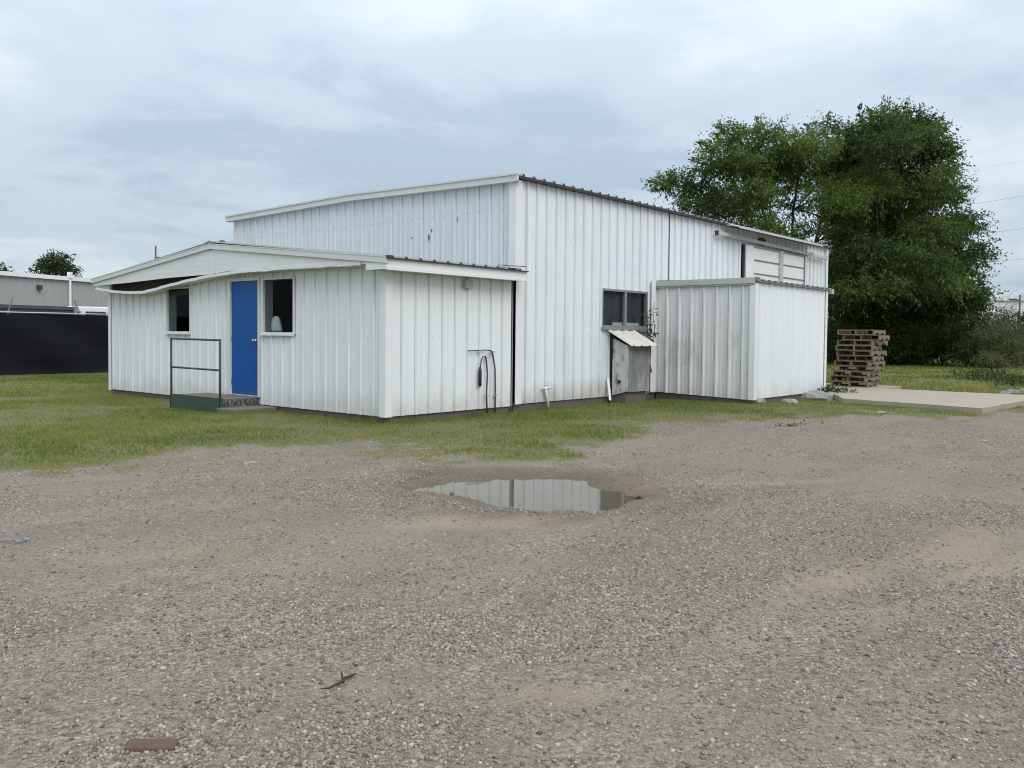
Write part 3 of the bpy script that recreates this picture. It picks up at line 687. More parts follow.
cb = MB(); cb.tube([(2.13,-.06,.80),(2.15,-.06,.95),(2.19,-.07,1.02),(2.25,-.07,1.03),(2.29,-.06,.94),(2.32,-.06,.70),(2.30,-.06,.40),(2.32,-.06,.02)], [.009,.009,.010,.012,.014,.014,.014,.014], 8); part('conduit', cb, M['hose'], ann, True)
part('plug_connector', MB().tube([(2.125,-.06,.84),(2.12,-.065,.78),(2.12,-.065,.52),(2.12,-.06,.50)], [.016,.03,.03,.015], 8), M['black'], ann, True)
for (x, z) in ((2.53,.33),(2.31,.33),(2.30,1.0),(2.46,1.1),(2.1,1.128)): part('conduit_clip', MB().box(x-.03, x+.03, -.088, -.03, z-.010, z+.010), M['steel'], ann)
part('ridge_cap', MB().prism([(-.29,RGY-.16,RZ+.03),(-.29,RGY,RZ+.075),(-.29,RGY+.16,RZ+.03)], (3.38,0,0)), M['galv'], ann)
part('vent_cap', MB().tube([(-.1,4.50,3.04),(-.1,4.50,3.115),(-.1,4.50,3.13)], [.07,.06,.03], 10), M['dark_galv'], ann)

# things at the annex
bg_ = MB(); n = 12
pts = []
for (z, rx, ry) in ((0,.05,.12),(.03,.07,.14),(.1,.065,.13),(.17,.06,.115),(.24,.045,.09),(.275,.02,.045)):
    for k in range(n):
        t = 2*math.pi*k/n; j = 1+.22*math.sin(3*t+z*9)*random.uniform(.4, 1)
        pts.append((.12+rx*math.cos(t)*j, 3.05+ry*math.sin(t)*j+z*.08, 1.426+z))
fs = [(r*n+k, r*n+(k+1) % n, (r+1)*n+(k+1) % n, (r+1)*n+k) for r in range(5) for k in range(n)] + [tuple(range(n))[::-1], tuple(range(5*n, 6*n))]
bg_.add(pts, fs); solo('plastic_bag', bg_, M['bag'], 'pale crumpled bag standing on the sill inside the window right of the blue door', 'bag', (.12, 3.05, 1.426), None, True)

st = root('porch_steps', 'low concrete porch with a green painted front, below the blue door', 'porch steps', (-.42, 4.2, 0))
mb = MB(); mb.box(-.78, -.03, 3.43, 5.14, -.12, .20); part('landing', mb, M['aggregate'], st, bevel=.01)
mb = MB(); mb.box(-.80, -.784, 3.415, 5.15, -.12, .245); mb.box(-.80, -.74, 3.412, 3.428, -.12, .245); part('green_skirt', mb, M['green'], st)
mb = MB(); mb.box(-.783, -.03, 3.432, 5.13, .202, .225); part('landing_top', mb, M['old_step'], st)
mb = MB(); mb.box(-.88, -.02, 2.86, 3.405, -.15, .085); part('lower_step', mb, M['old_step'], st, bevel=.012)
hr = root('handrail', 'dark green pipe handrail standing along the front of the porch', 'handrail', (-.8, 4.28, .22))
mb = MB(); mb.tube([(-.785,3.44,1.262),(-.785,5.12,1.277)], .019, 8); part('top_rail', mb, M['green'], hr, True)
mb = MB(); mb.tube([(-.785,3.44,.735),(-.785,5.12,.745)], .018, 8); part('middle_rail', mb, M['green'], hr, True)
for y in (3.44, 5.12):
    part('post', MB().tube([(-.785,y,-.05),(-.785,y,1.285)], .021, 8), M['green'], hr, True)

# ------------------------------------------------------------------ lean-to shed
sx0, sx1, sy0, sz0, sz1 = 8.094, 12.12, -2.378, .10, 2.56
sh = root('storage_shed', 'small flat-roofed white metal lean-to standing against the long side of the warehouse', 'shed', ((sx0+sx1)/2, -1.2, 0))
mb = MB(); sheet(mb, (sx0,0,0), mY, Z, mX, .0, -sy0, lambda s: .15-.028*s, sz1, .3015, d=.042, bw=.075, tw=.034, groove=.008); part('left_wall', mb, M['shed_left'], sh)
mb = MB(); sheet(mb, (0,sy0,0), X, Z, mY, sx0, sx1, sz0, sz1, 8.3, d=.026, minor=False, bw=.08, tw=.03); part('front_wall', mb, M['shed_front'], sh)
mb = MB(); sheet(mb, (sx1,0,0), mY, Z, X, 0, -sy0, sz0, sz1, .3); part('right_wall', mb, M['shed_front'], sh)
part('corner_trim', MB().prism([(sx0-.052,sy0-.04,.085),(sx0+.11,sy0-.04,.085),(sx0+.11,sy0-.033,.085),(sx0-.045,sy0-.033,.085),(sx0-.045,sy0+.09,.085),(sx0-.052,sy0+.09,.085)], (0,0,2.46)), M['trim'], sh)
part('corner_trim', MB().box(sx1-.10, sx1+.03, sy0-.038, sy0-.030, .085, 2.56), M['trim'], sh)
mb = MB(); mb.box(sx0-.085, sx0-.045, sy0-.03, -.04, 2.535, 2.655); mb.box(sx0-.06, sx0-.04, sy0-.02, -.04, 2.50, 2.537); part('fascia', mb, M['trim_grey'], sh)
mb = MB(); sheet(mb, (0,sy0-.08,2.60), X, (0,1,.015), (0,-.015,1), sx0-.08, sx1+.22, 0, -sy0+.02, 8.3, minor=False, d=.03, bw=.09, tw=.05); part('roof', mb, M['galv'], sh)
mb = MB(); x = 8.1
while x < sx1+.2:
    mb.prism([(x-.04,sy0-.085,2.585),(x+.04,sy0-.085,2.585),(x+.02,sy0-.085,2.628),(x-.02,sy0-.085,2.628)], (0,.05,0)); x += .3048
mb.box(sx0-.02, sx1+.2, sy0-.078, sy0-.01, 2.565, 2.59); mb.box(sx0-.08,sx0+.06,sy0-.09,sy0-.02,2.58,2.66)
part('eave_edge', mb, M['pipe_grey'], sh)
part('end_flashing', MB().box(sx1+.12, sx1+.24, sy0-.11, sy0+.10, 2.49, 2.60), M['trim_grey'], sh)
part('roof_deck', MB().box(sx0-.03, sx1+.02, sy0+.02, -.05, 2.56, 2.585), M['dark_in'], sh)
part('foundation', MB().box(sx0+.03, sx1-.03, sy0+.04, -.02, -.25, .13), M['found'], sh)

# cooler housing below the side window
ch = root('cooler_housing', 'weathered plywood box with a small white ribbed awning, under the warehouse side window', 'equipment box', (6.55, -.3, 0))
part('front_panel', MB().box(6.20, 7.02, -.50, -.48, .24, 1.20), M['ply'], ch)
part('side_panel', MB().prism([(6.18,-.50,.26),(6.18,-.12,.16),(6.18,-.12,1.36),(6.18,-.50,1.20)], (.018,0,0)), M['ply_white'], ch)
part('side_panel', MB().prism([(7.022,-.50,.26),(7.022,-.03,.20),(7.022,-.03,1.38),(7.022,-.50,1.20)], (.018,0,0)), M['ply'], ch)
part('base', MB().box(6.22, 7.0, -.44, -.03, -.05, .235), M['found'], ch)
mb = MB(); es = np.array((0,.68,.36)); el = np.linalg.norm(es); es = es/el; eu = np.array((0,-es[2],es[1]))
sheet(mb, (0,-.66,1.20), X, es, eu, 6.08, 7.16, 0, el, 6.15, minor=False, d=.025, bw=.07, tw=.03)
aw = part('awning', mb, M['awning'], ch); aw.modifiers.new('thick', 'SOLIDIFY').thickness = .006
part('pipe_outlet', MB().tube([(6.18,-.30,.45),(6.165,-.30,.45)], .04, 10), M['black'], ch)

# vine and standpipe on the warehouse wall
def leaf_mesh(centres, dirs, lens, widths, tones, droop=.25):
    n = len(centres); d = dirs/(np.linalg.norm(dirs, axis=1, keepdims=True)+1e-9)
    r = RNG.normal(size=(n,3)); s = np.cross(d, r); s /= (np.linalg.norm(s, axis=1, keepdims=True)+1e-9)
    up = np.cross(s, d)
    a = centres; b = centres+d*lens[:,None]*.45+s*widths[:,None]*.5+up*lens[:,None]*.06; e = centres+d*lens[:,None]*.45-s*widths[:,None]*.5+up*lens[:,None]*.06
    c = centres+d*lens[:,None]; c[:,2] -= lens*droop
    V = np.stack([a,b,c,e], 1).reshape(-1,3); Fq = np.arange(4*n).reshape(n,4)
    return V, Fq, np.repeat(tones, 4)
vp = []; vr = root('climbing_vine', 'thin straggling vine with few leaves, right of the cooler box awning', 'vine', (7.75, -.1, .6))
tb = MB(); LC, LD = [], []
for k in range(4):
    p = np.array((7.66+.05*k, -.10, .60)); pts = [p.copy()]
    for s in range(9):
        p = p+np.array((random.uniform(-.14,.10), random.uniform(-.03,.01), random.uniform(.08,.22))); p[1] = min(-.06, max(-.22, p[1])); pts.append(p.copy())
        if 1.25 < p[2] < 2.0:
            for q in range(3): LC.append(p+RNG.normal(size=3)*(.06,.03,.05)); LD.append(RNG.normal(size=3)+(0,-.6,0))
    tb.tube(pts, np.linspace(.010,.004,len(pts)), 5)
part('stem', tb, M['stick'], vr, True)
n = len(LC); V, Fq, tn = leaf_mesh(np.array(LC), np.array(LD), RNG.uniform(.06,.12,n), RNG.uniform(.03,.06,n), RNG.random(n))
L_ = np.array(vr.location); link('leaves', mesh_np('leaves', V-L_, Fq, M['vine'], {'tone': tn}), vr)
mb = MB(); mb.tube([(4.05,-.10,-.02),(4.0,-.08,.26),(3.975,-.07,.385)], .022, 8); mb.tube([(3.90,-.065,.39),(4.10,-.075,.395)], .024, 8)
solo('standpipe', mb, M['pvc'], 'short white plastic standpipe with tee top, leaning on the foot of the warehouse wall', 'pipe', (4.05, -.1, 0), None, True)

# ------------------------------------------------------------------ pallets
def make_pallet():
    r = root('pallet', 'x', 'pallet', (0,0,0), 'stacked wooden pallets')
    m = M['wood']; Wd, Dp = .94, 1.06     # along y, along x
    def p(nm, mb):
        o = link(nm, mesh_from(nm, mb.v, mb.f, m), r); return o
    for y in (-Wd/2+.02, 0, Wd/2-.02):
        mb = MB(); mb.box(-Dp/2, -.34, y-.02, y+.02, .02, .115); mb.box(-.34, -.14, y-.02, y+.02, .055, .115); mb.box(-.14, .14, y-.02, y+.02, .02, .115); mb.box(.14, .34, y-.02, y+.02, .055, .115); mb.box(.34, Dp/2, y-.02, y+.02, .02, .115); p('stringer', mb)
    for k in range(7):
        x = -Dp/2+.05+k*(Dp-.10)/6; j = random.uniform(-.012,.012); p('top_board', MB().box(x-.05, x+.05, -Wd/2+j, Wd/2+j, .115, .135))
    for k in range(3):
        x = -Dp/2+.05+k*(Dp-.10)/2; p('bottom_board', MB().box(x-.05, x+.05, -Wd/2, Wd/2, 0, .02))
    return r
pal = make_pallet()
plab = ['broad dark grey wooden pallet lying lowest in the stack, on the concrete slab', 'grey wooden pallet, second from the bottom of the stack, its left corner poking out',
        'grey wooden pallet, third from the bottom of the stack by the lean-to', 'grey wooden pallet, fourth from the bottom of the stack, shoved to the left',
        'grey wooden pallet, fifth from the bottom of the stack by the lean-to', 'grey wooden pallet at the middle of the stack, sixth from the bottom',
        'grey wooden pallet, fifth from the top of the stack, pushed out to the right', 'grey wooden pallet, fourth from the top of the stack, pushed to the left',
        'brownish wooden pallet, third from the top of the stack', 'brown wooden pallet, second from the top, sticking out at the right', 'pale brown wooden pallet on top of the stack']
off = [(-.05,.10,6),(-.02,.06,-4),(-.05,.06,3),(.05,-.04,6),(0,-.02,-5),(.03,-.03,4),(-.02,-.07,-3),(-.03,.0,5),(.05,-.07,-4),(.05,-.16,4),(-.02,-.06,2)]
for i, (dx, dy, a) in enumerate(off):
    o = pal if i == 0 else copy_tree(pal)
    o.location = (14.75+dx, -2.33+dy, .122+i*.1375); o.rotation_euler = (0, 0, R(a)); o['label'] = plab[i]
    if i >= 8:
        for c in o.children:
            c.data = c.data.copy(); c.data.materials[0] = M['wood_new']

# ------------------------------------------------------------------ left side: fence, grey building, trailer, van
fe = root('screened_fence', 'tall fence hung with black privacy mesh, left of the annex', 'fence', (2.5, 18.8, 0))
nx_, nz_ = 120, 14; xs = np.linspace(-9, 13, nx_); V = []; Fs = []
for i, x in enumerate(xs):
    for k in range(nz_):
        z = .02+1.90*k/(nz_-1); V.append((x, 18.8-.05*math.sin(x*2.1+z*3)-.06*float(fbm(x*1.1, z*2.0, 3, 71))*math.sin(math.pi*k/(nz_-1))-(.05 if k == 0 else 0), z))
for i in range(nx_-1):
    for k in range(nz_-1): a = i*nz_+k; Fs.append((a, a+nz_, a+nz_+1, a+1))
mb = MB(); mb.add(V, Fs); part('privacy_screen', mb, M['screen'], fe, True)
mb = MB(); mb.tube([(-9,18.80,1.945),(13,18.80,1.965)], .022, 8); part('top_rail', mb, M['steel'], fe, True)
for i, x in enumerate((-7.6,-4.9,-2.0,1.3,3.45,4.35,7.3,10.2)):
    po = part('post', MB().tube([(x,18.87,-.2),(x,18.87,2.0)], .03, 8), M['steel'], fe, True)
    part('barbed_arm', MB().bar((x,18.87,1.98), (x+(.03 if i != 4 else -.3),18.6,2.42), .03, .02), M['steel'], po)
fb = root('grey_metal_building', 'grey ribbed metal building with a white gutter, beyond the black fence', 'building', (11, 43, 0))
P0, P1 = np.array((-2.5, 35.2)), np.array((31.0, 48.8)); wd = (P1-P0)/np.linalg.norm(P1-P0); wl = np.linalg.norm(P1-P0); wnv = np.array((wd[1], -wd[0]))
d3 = (wd[0], wd[1], 0); n3 = (wnv[0], wnv[1], 0)
mb = MB(); sheet(mb, (P0[0],P0[1],0), d3, Z, n3, 0, wl, 0, 4.35, .2, pitch=.45, minor=False, d=.05, bw=.14, tw=.07)
bk = P0-wnv*14; sheet(mb, (P0[0],P0[1],0), (-wnv[0],-wnv[1],0), Z, (-wd[0],-wd[1],0), 0, 14, 0, lambda s: 4.35+.08*min(s,14-s), .2, pitch=.45, minor=False, d=.05)
sheet(mb, (P1[0],P1[1],0), (-wnv[0],-wnv[1],0), Z, (wd[0],wd[1],0), 0, 14, 0, lambda s: 4.35+.08*min(s,14-s), .2, pitch=.45, minor=False, d=.05)
part('wall', mb, M['far_wall'], fb)
mb = MB(); a = np.array((*P0, 4.33)); b = np.array((*P1, 4.33)); bk3 = np.array((*(-wnv*7), .42))
mb.prism([a-(*d3,)[0:3]*np.array(.3), b, b+bk3, a+bk3], (0,0,.05)); mb.prism([a+2*bk3*(1,1,0), b+2*bk3*(1,1,0), b+bk3, a+bk3], (0,0,.05)); part('roof', mb, M['far_roof'], fb)
mb = MB(); g0 = a+np.array(n3)*.10; g1 = np.array((*(P0+wd*20.5), 4.33))+np.array(n3)*.10
mb.bar(g0+(0,0,.05), g1+(0,0,.05), .18, .22); gut = part('gutter', mb, M['far_roof'], fb)
q = P0+wd*16.05+wnv*.14; part('downspout', MB().box(q[0]-.06, q[0]+.06, q[1]-.06, q[1]+.06, .2, 4.3).box(q[0]-.11, q[0]+.11, q[1]-.11, q[1]+.1, 4.40, 4.75), M['far_roof'], fb)
q = P0+wd*14.0+wnv*.1; part('wall_light', MB().box(q[0]-.12, q[0]+.12, q[1]-.12, q[1]+.06, 3.65, 3.9), M['dark_galv'], fb)
# dark slatted trailer
tr = root('dark_trailer', 'dark horizontally slatted trailer, its top showing above the black fence', 'trailer', (4.5, 36, 0))
T0, T1 = np.array((-1.5, 32.0)), np.array((9.95, 34.6)); td = (T1-T0)/np.linalg.norm(T1-T0); tn_ = np.array((td[1], -td[0])); tl = np.linalg.norm(T1-T0); tc_ = (T0+T1)/2
mb = MB(); mb.obox((*tc_-tn_*1.2, 1.65), (*td,0), (*tn_,0), Z, tl/2, 1.17, .95); bd = part('body', mb, M['dark_galv'], tr)
mb = MB()
for k in range(8): mb.obox((*(tc_+tn_*0), .82+k*.24), (*td,0), (*tn_,0), Z, tl/2, .03, .055)
part('side_slat', mb, M['curtain'], tr)
for e in (T0, T1): mb = MB(); mb.obox((*(e+tn_*.02), 1.65), (*td,0), (*tn_,0), Z, .09, .05, .97); part('corner_post', mb, M['alu'], tr)
for s in (.2, .3, .75):
    for sd_i in (0, -2.3):
        c = T0+td*tl*s+tn_*sd_i; part('wheel', MB().tube([(*(c-tn_*.12),.45),(*(c+tn_*.0),.45)], .45, 18), M['tyre'], tr, False)
# white van parked behind the fence
vn = root('white_van', 'white van parked behind the black fence, only its roof and windows in sight', 'van', (12.4, 35.8, 0))
vd = np.array((.78, -.62)); vd /= np.linalg.norm(vd); vs_ = np.array((vd[1], -vd[0])); vc = np.array((12.75, 35.9))
def vpt(u, v, z): p = vc+vd*u+vs_*v; return (p[0], p[1], z)
def hull(prof, hw, inset):                 # profile (u,z) swept across the width, narrower above
    a = [vpt(u, -hw+inset*max(0, z-1.1), z) for u, z in prof]; b = [vpt(u, hw-inset*max(0, z-1.1), z) for u, z in prof]; n = len(prof)
    return MB().add(a+b, [tuple(range(n)), tuple(range(n, 2*n))[::-1]]+[(i, i+n, (i+1) % n+n, (i+1) % n) for i in range(n)])
vprof = [(-2.5,.35),(-2.55,1.2),(-2.35,2.15),(-2.1,2.55),(-1.8,2.66),(2.3,2.68),(2.5,2.55),(2.55,.35)]
vprof = [(-u, z) for u, z in vprof][::-1]
part('body', hull(vprof, 1.0, .10), M['van'], vn, bevel=.05)
for sgn in (1, -1):
    for (u0, u1) in ((1.1,2.0),(-.2,1.0),(-1.4,-.3),(-2.3,-1.5)):
        hw0 = 1.0-.10*.6+.004; hw1 = 1.0-.10*1.30+.004
        pl = [vpt(u0, sgn*hw0, 1.75), vpt(u1+(.12 if u1 == 2.0 else 0), sgn*hw0, 1.75), vpt(u1-.12, sgn*hw1, 2.42), vpt(u0, sgn*hw1, 2.42)]
        part('side_window', MB().prism(pl, (vs_[0]*.006*sgn, vs_[1]*.006*sgn, 0)), M['van_glass'], vn)
wsp = [vpt(2.37,-.82,1.35+.3), vpt(2.37,.82,1.65), vpt(2.27,.75,2.40), vpt(2.27,-.75,2.40)]
part('windscreen', MB().prism([np.array(p)+(*vd*.06,0) for p in wsp], (*vd*.01,0)), M['van_glass'], vn)
for u in (-1.6, 1.7):
    for s in (-.98, .98):
        w_ = part('wheel', MB().tube([vpt(u, s-.1, .36), vpt(u, s+.1, .36)], .36, 20), M['tyre'], vn)
        part('rim', MB().tube([vpt(u, s-.105, .36), vpt(u, s+.105, .36)], .2, 14), M['alu'], w_)

# ------------------------------------------------------------------ trees
def foliage(clumps, kd, ll=(.13,.22), nl=10, sl=(.45,.85), upb=.15, hollow=.25, jit=1.0):
    """Leaf sprays through each clump: every spray is a twig with leaves along both sides."""
    C, Dr, Le, To = [], [], [], []
    for (c, r, tone) in clumps:
        n = max(4, int(kd*r*r))
        v = RNG.normal(size=(n,3)); v /= np.linalg.norm(v, axis=1, keepdims=True)
        rad = r*(hollow+(1-hollow)*RNG.random(n)**.45)*RNG.uniform(.75,1.12,n)
        p = c+v*rad[:,None]*(1.08,1.08,.60); d = v*.9*(1,1,.5)+RNG.normal(size=(n,3))*(.5,.5,.28)*jit; d[:,2] += upb; d /= np.linalg.norm(d, axis=1, keepdims=True)
        ln = RNG.uniform(*sl, n); tn = np.clip(tone+RNG.normal(size=n)*.14+.05*v[:,2], 0, 1)
        for k in range(nl):
            u = (k+.5)/nl; q = p+d*(ln*u)[:,None]; q[:,2] -= .22*ln*u*u
            side = RNG.normal(size=(n,3)); C.append(q+side*.03); dd = d*.55+side*.62; dd[:,2] -= .12; Dr.append(dd)
            Le.append(RNG.uniform(*ll, n)*(1-.25*u)); To.append(np.clip(tn+RNG.normal(size=n)*.10, 0, 1))
    C = np.concatenate(C); Dr = np.concatenate(Dr); Le = np.concatenate(Le); To = np.concatenate(To)
    return leaf_mesh(C, Dr, Le, Le*RNG.uniform(.36,.55,len(Le)), To)
def shoots(tips, dep):
    C, Dr, Le = [], [], []
    for (bx, by, tx, ty) in tips:
        dd = dep+random.uniform(-2, 2); a = D(bx+(bx-tx)*.8, by+(by-ty)*.8, dd); b = D(tx, ty, dd+random.uniform(-.4,.4)); n = 90
        t = RNG.random(n)**.8; p = a+(b-a)*t[:,None]; s = RNG.normal(size=(n,3)); C.append(p+s*.05)
        d = (b-a)/np.linalg.norm(b-a); Dr.append(d*.9+s*.5*(1.25-t)[:,None]); Le.append(RNG.uniform(.13,.23,n))
    C = np.concatenate(C); Dr = np.concatenate(Dr); Le = np.concatenate(Le)
    return leaf_mesh(C, Dr, Le, Le*.42, RNG.uniform(.1,.6,len(Le)), .05)
def join(*ms):
    V, Fq, T = [], [], []; o = 0
    for (v, f, t) in ms: V.append(v); Fq.append(f+o); T.append(t); o += len(v)
    return np.concatenate(V), np.concatenate(Fq), np.concatenate(T)
def branches(mb, base, stems, clumps, r0):
    """Tapered stems from the base, then a limb with side twigs out to every clump."""
    paths = []
    for (mid, top) in stems:
        pts = []
        for t in np.linspace(0, 1, 9):
            p = (1-t)**2*base+2*t*(1-t)*mid+t*t*top; pts.append(p+RNG.normal(size=3)*.06*(0 < t < 1))
        mb.tube(pts, np.linspace(r0, r0*.28, 9), 9); paths.append(np.array(pts))
    for (c, r, _) in clumps:
        best = None
        for pts in paths:
            for k in range(2, 9):
                q = pts[k]; d = np.linalg.norm(c-q)+max(0, q[2]-c[2]+.6)*2.0
                if best is None or d < best[0]: best = (d, q, k)
        q, k = best[1], best[2]; mid = (q+c)/2+np.array((0,0,.15*np.linalg.norm(c-q)))*.6+RNG.normal(size=3)*.15
        pts = [(1-t)**2*q+2*t*(1-t)*mid+t*t*c for t in np.linspace(0,1,6)]
        mb.tube(pts, np.linspace(r0*.30*(1-.06*k)+.02, .03, 6), 6)
        for j in range(7):
            v = RNG.normal(size=3); v[2] = abs(v[2])*.6; v /= np.linalg.norm(v); s = pts[random.randint(3,5)]
            mb.tube([s, s+v*r*.45+RNG.normal(size=3)*.06, s+v*r*.95], [.028,.018,.008], 4)
def tree(name, label, cat, base, stems, clumps, r0, leafm, group=None, extra=None, **kw):
    base = np.array(base, float); r = root(name, label, cat, tuple(base), group)
    mb = MB(); branches(mb, base, stems, clumps, r0); part('trunk', mb, M['bark'], r, True)
    fm = foliage(clumps, **kw)
    if extra is not None: fm = join(fm, extra)
    link('crown', mesh_np('crown', fm[0]-base, fm[1], leafm, {'tone': fm[2]}), r); return r
PXM = 45/864.0
def px_clumps(lst, dep, spread, tone=.5, back=0):
    o = []
    for (x, y, r) in lst:
        for b in range(1+back):
            dd = dep+random.uniform(-spread, spread)+b*random.uniform(2.5, 4.5)
            o.append((D(x+(random.uniform(-8,8) if b else 0), y+(random.uniform(-4,10) if b else 0), dd), r*dd/864.0*.84, float(np.clip(tone+random.uniform(-.38,.42), 0, 1))))
    return o
lc = px_clumps([(664,184,13),(682,182,17),(700,196,22),(708,170,14),(716,146,15),(730,134,14),(735,168,24),(748,140,20),(768,130,15),(770,155,26),(745,195,26),(780,182,24),(795,142,20),(803,168,22),(826,128,14),(818,148,22),(838,165,24),(842,195,20),(722,210,20),(758,220,18),(793,208,14),(845,232,16),(690,206,14),(852,150,18),(785,235,16),(820,198,13),(836,218,13),(812,228,12),(768,230,17),(740,228,15),(706,214,13),(760,190,18),(815,185,15),(846,140,15),(850,162,18),(846,184,18),(838,206,16),(784,162,18),(722,160,18),(752,168,20)], 46, 2.2, .55)
lc += px_clumps([(740,165,18),(770,170,20),(835,175,24),(750,205,18),(712,195,14),(800,150,16)], 49, 1.0, .35)
lb = G(800, 364); lb = np.array((36.5, 8.6, 0))
stL = [(np.array((35.5,9.6,4)), D(700,190,46)), (np.array((36.2,9.0,5)), D(750,150,46)), (np.array((36.6,8.8,5)), D(800,150,46)), (np.array((37,8.2,5)), D(838,160,46.5)), (np.array((35.8,9.8,3)), D(770,210,46.5))]
exL = shoots([(826,135,829,113),(812,135,806,125),(760,130,757,118),(726,135,720,125),(700,160,692,160),(665,184,648,181),(664,190,652,190),(712,150,700,142)], 46)
tree('shade_tree', 'broad leafy tree with spreading crown and sky gaps, rising behind the warehouse roof', 'tree', lb, stL, lc, .15, M['leaf_l'], 'big trees behind the warehouse', exL, kd=165, nl=11, ll=(.14,.23), sl=(.45,1.0))
rc = px_clumps([(882,120,14),(868,132,16),(900,116,14),(914,122,14),(930,132,14),(862,152,22),(890,145,26),(920,150,24),(940,152,14),(944,172,14),(930,195,26),(955,188,10),(960,222,16),(935,235,28),(970,250,14),(950,265,24),(968,290,18),(950,305,26),(972,322,16),(900,180,30),(870,185,28),(852,200,20),(862,230,30),(900,225,32),(880,265,34),(925,280,32),(850,270,26)], 46, 3.0, .5, 1)
rc += px_clumps([(855,255,28),(880,245,30),(905,262,30),(860,285,28),(890,290,30),(845,225,22),(870,210,26),(925,250,24)], 49, 1.0, .4)
rc += px_clumps([(850,262,20),(872,252,22),(898,258,24),(925,262,22),(945,282,20),(885,285,20),(915,290,18),(858,290,18)], 42.6, .8, .5)
rc += px_clumps([(905,310,34),(940,335,26),(865,310,34),(850,335,26),(885,340,28),(842,300,22),(970,345,16),(915,348,20),(838,270,20),(838,335,20),(885,318,26),(912,322,24),(860,340,22),(930,318,22),(900,345,20)], 46.5, 1.6, .22, 1)  # low tone paints the shade beneath the crown into these leaves
rb = np.array((40.0, 3.9, 0))
stR = [(np.array((39.5,4.6,5)), D(865,150,47)), (np.array((40,4,6)), D(895,130,47)), (np.array((40.2,3.4,5)), D(930,160,47)), (np.array((41,2.4,3.5)), D(955,240,47)), (np.array((39,5.0,3)), D(860,240,47)), (np.array((41.2,2.2,2)), D(950,310,47))]
exR = shoots([(864,130,860,106),(876,122,868,108),(883,120,883,97),(886,120,889,98),(896,120,896,106),(904,120,906,103),(916,124,920,111),(928,132,942,118),(930,140,948,128),(938,148,951,138),(940,155,959,148),(944,172,962,165),(950,188,966,187),(955,192,966,200),(958,215,975,218),(962,238,984,245),(965,255,985,259),(962,275,984,276),(968,295,990,294),(972,320,992,314),(965,330,988,328),(850,140,848,126)], 46)
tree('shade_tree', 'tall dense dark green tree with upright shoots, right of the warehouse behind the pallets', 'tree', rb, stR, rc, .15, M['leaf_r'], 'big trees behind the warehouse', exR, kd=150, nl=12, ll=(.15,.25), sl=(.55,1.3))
# undergrowth shrubs at the tree line; lowest tones put crown shade into leaves
def shrub(name, label, x, y, dep, r, leafm, kd=190, hgt=1.0, group='shrubs along the tree line', n=6, ll=(.08,.16), tone=.45):
    base = D(x, y, dep); base[2] = 0; cl = []
    for k in range(n):
        a = RNG.uniform(0, 2*math.pi); q = base+np.array((math.cos(a)*r*.6*random.random(), math.sin(a)*r*.6*random.random(), r*hgt*random.uniform(.25,1.25))); cl.append((q, r*random.uniform(.42,.65), tone+random.uniform(-.15,.15)))
    rr = root(name, label, 'shrub', tuple(base), group); mb = MB()
    for (c, q, _) in cl: mb.tube([base+RNG.normal(size=3)*(.12,.12,0), (base+c)/2+RNG.normal(size=3)*.1, c], [.035,.025,.012], 5)
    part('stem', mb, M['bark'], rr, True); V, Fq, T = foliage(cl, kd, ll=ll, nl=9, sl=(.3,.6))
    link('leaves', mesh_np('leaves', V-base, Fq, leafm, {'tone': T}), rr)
shrub('shrub', 'shade-darkened green shrub at the foot of the big tree, straight above the pallet stack', 868, 360, 44.6, 1.6, M['leaf_low'], tone=.05)
shrub('shrub', 'shade-darkened green shrub under the big tree, just right of the pallet stack', 905, 360, 44.6, 1.5, M['leaf_low'], tone=.05)
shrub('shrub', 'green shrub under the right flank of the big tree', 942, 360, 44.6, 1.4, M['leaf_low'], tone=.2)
shrub('shrub', 'low green shrub between the big tree and the olive scrub', 968, 361, 43, 1.1, M['leaf_low'], tone=.6)
shrub('shrub', 'olive brown scrub bush, the tallest at the right picture edge', 1003, 360, 43, 1.7, M['leaf_scrub'], kd=150, hgt=1.0, n=12, tone=.62)
shrub('shrub', 'low bright green bush in front of the olive scrub', 992, 363, 41, .7, M['leaf_scrub'], tone=.8, hgt=.7)
shrub('shrub', 'dark bush cut by the right picture edge behind the olive scrub', 1030, 360, 47, 2.2, M['leaf_low'], tone=.4)
shrub('shrub', 'shade-darkened shrub seen between the lean-to and the pallet stack', 838, 360, 44.6, 1.8, M['leaf_low'], tone=.05)
# bare arching stems over the scrub
r_ = D(985, 335, 44); r_[2] = 0; ar = root('arching_stems', 'tall bare arching stems rising above the olive scrub at the right edge', 'plant', tuple(r_)); mb = MB()
for k in range(9):
    x0_ = random.uniform(984, 1004); a = D(x0_, 330, 44+random.uniform(-.5,.5)); a[2] = .3; hx = random.uniform(4, 38); top = D(x0_+hx*.55, random.uniform(283, 298), 44); end = D(x0_+hx*1.3, random.uniform(288, 305), 44)
    pts = [(1-t)**3*a+3*t*(1-t)**2*(a+np.array((0,0,2.2)))+3*t*t*(1-t)*top+t**3*end for t in np.linspace(0,1,9)]; mb.tube(pts, np.linspace(.016,.006,9), 4)
part('stem', mb, plain('dry_pale_stems', (.17,.16,.125), .9), ar, True)
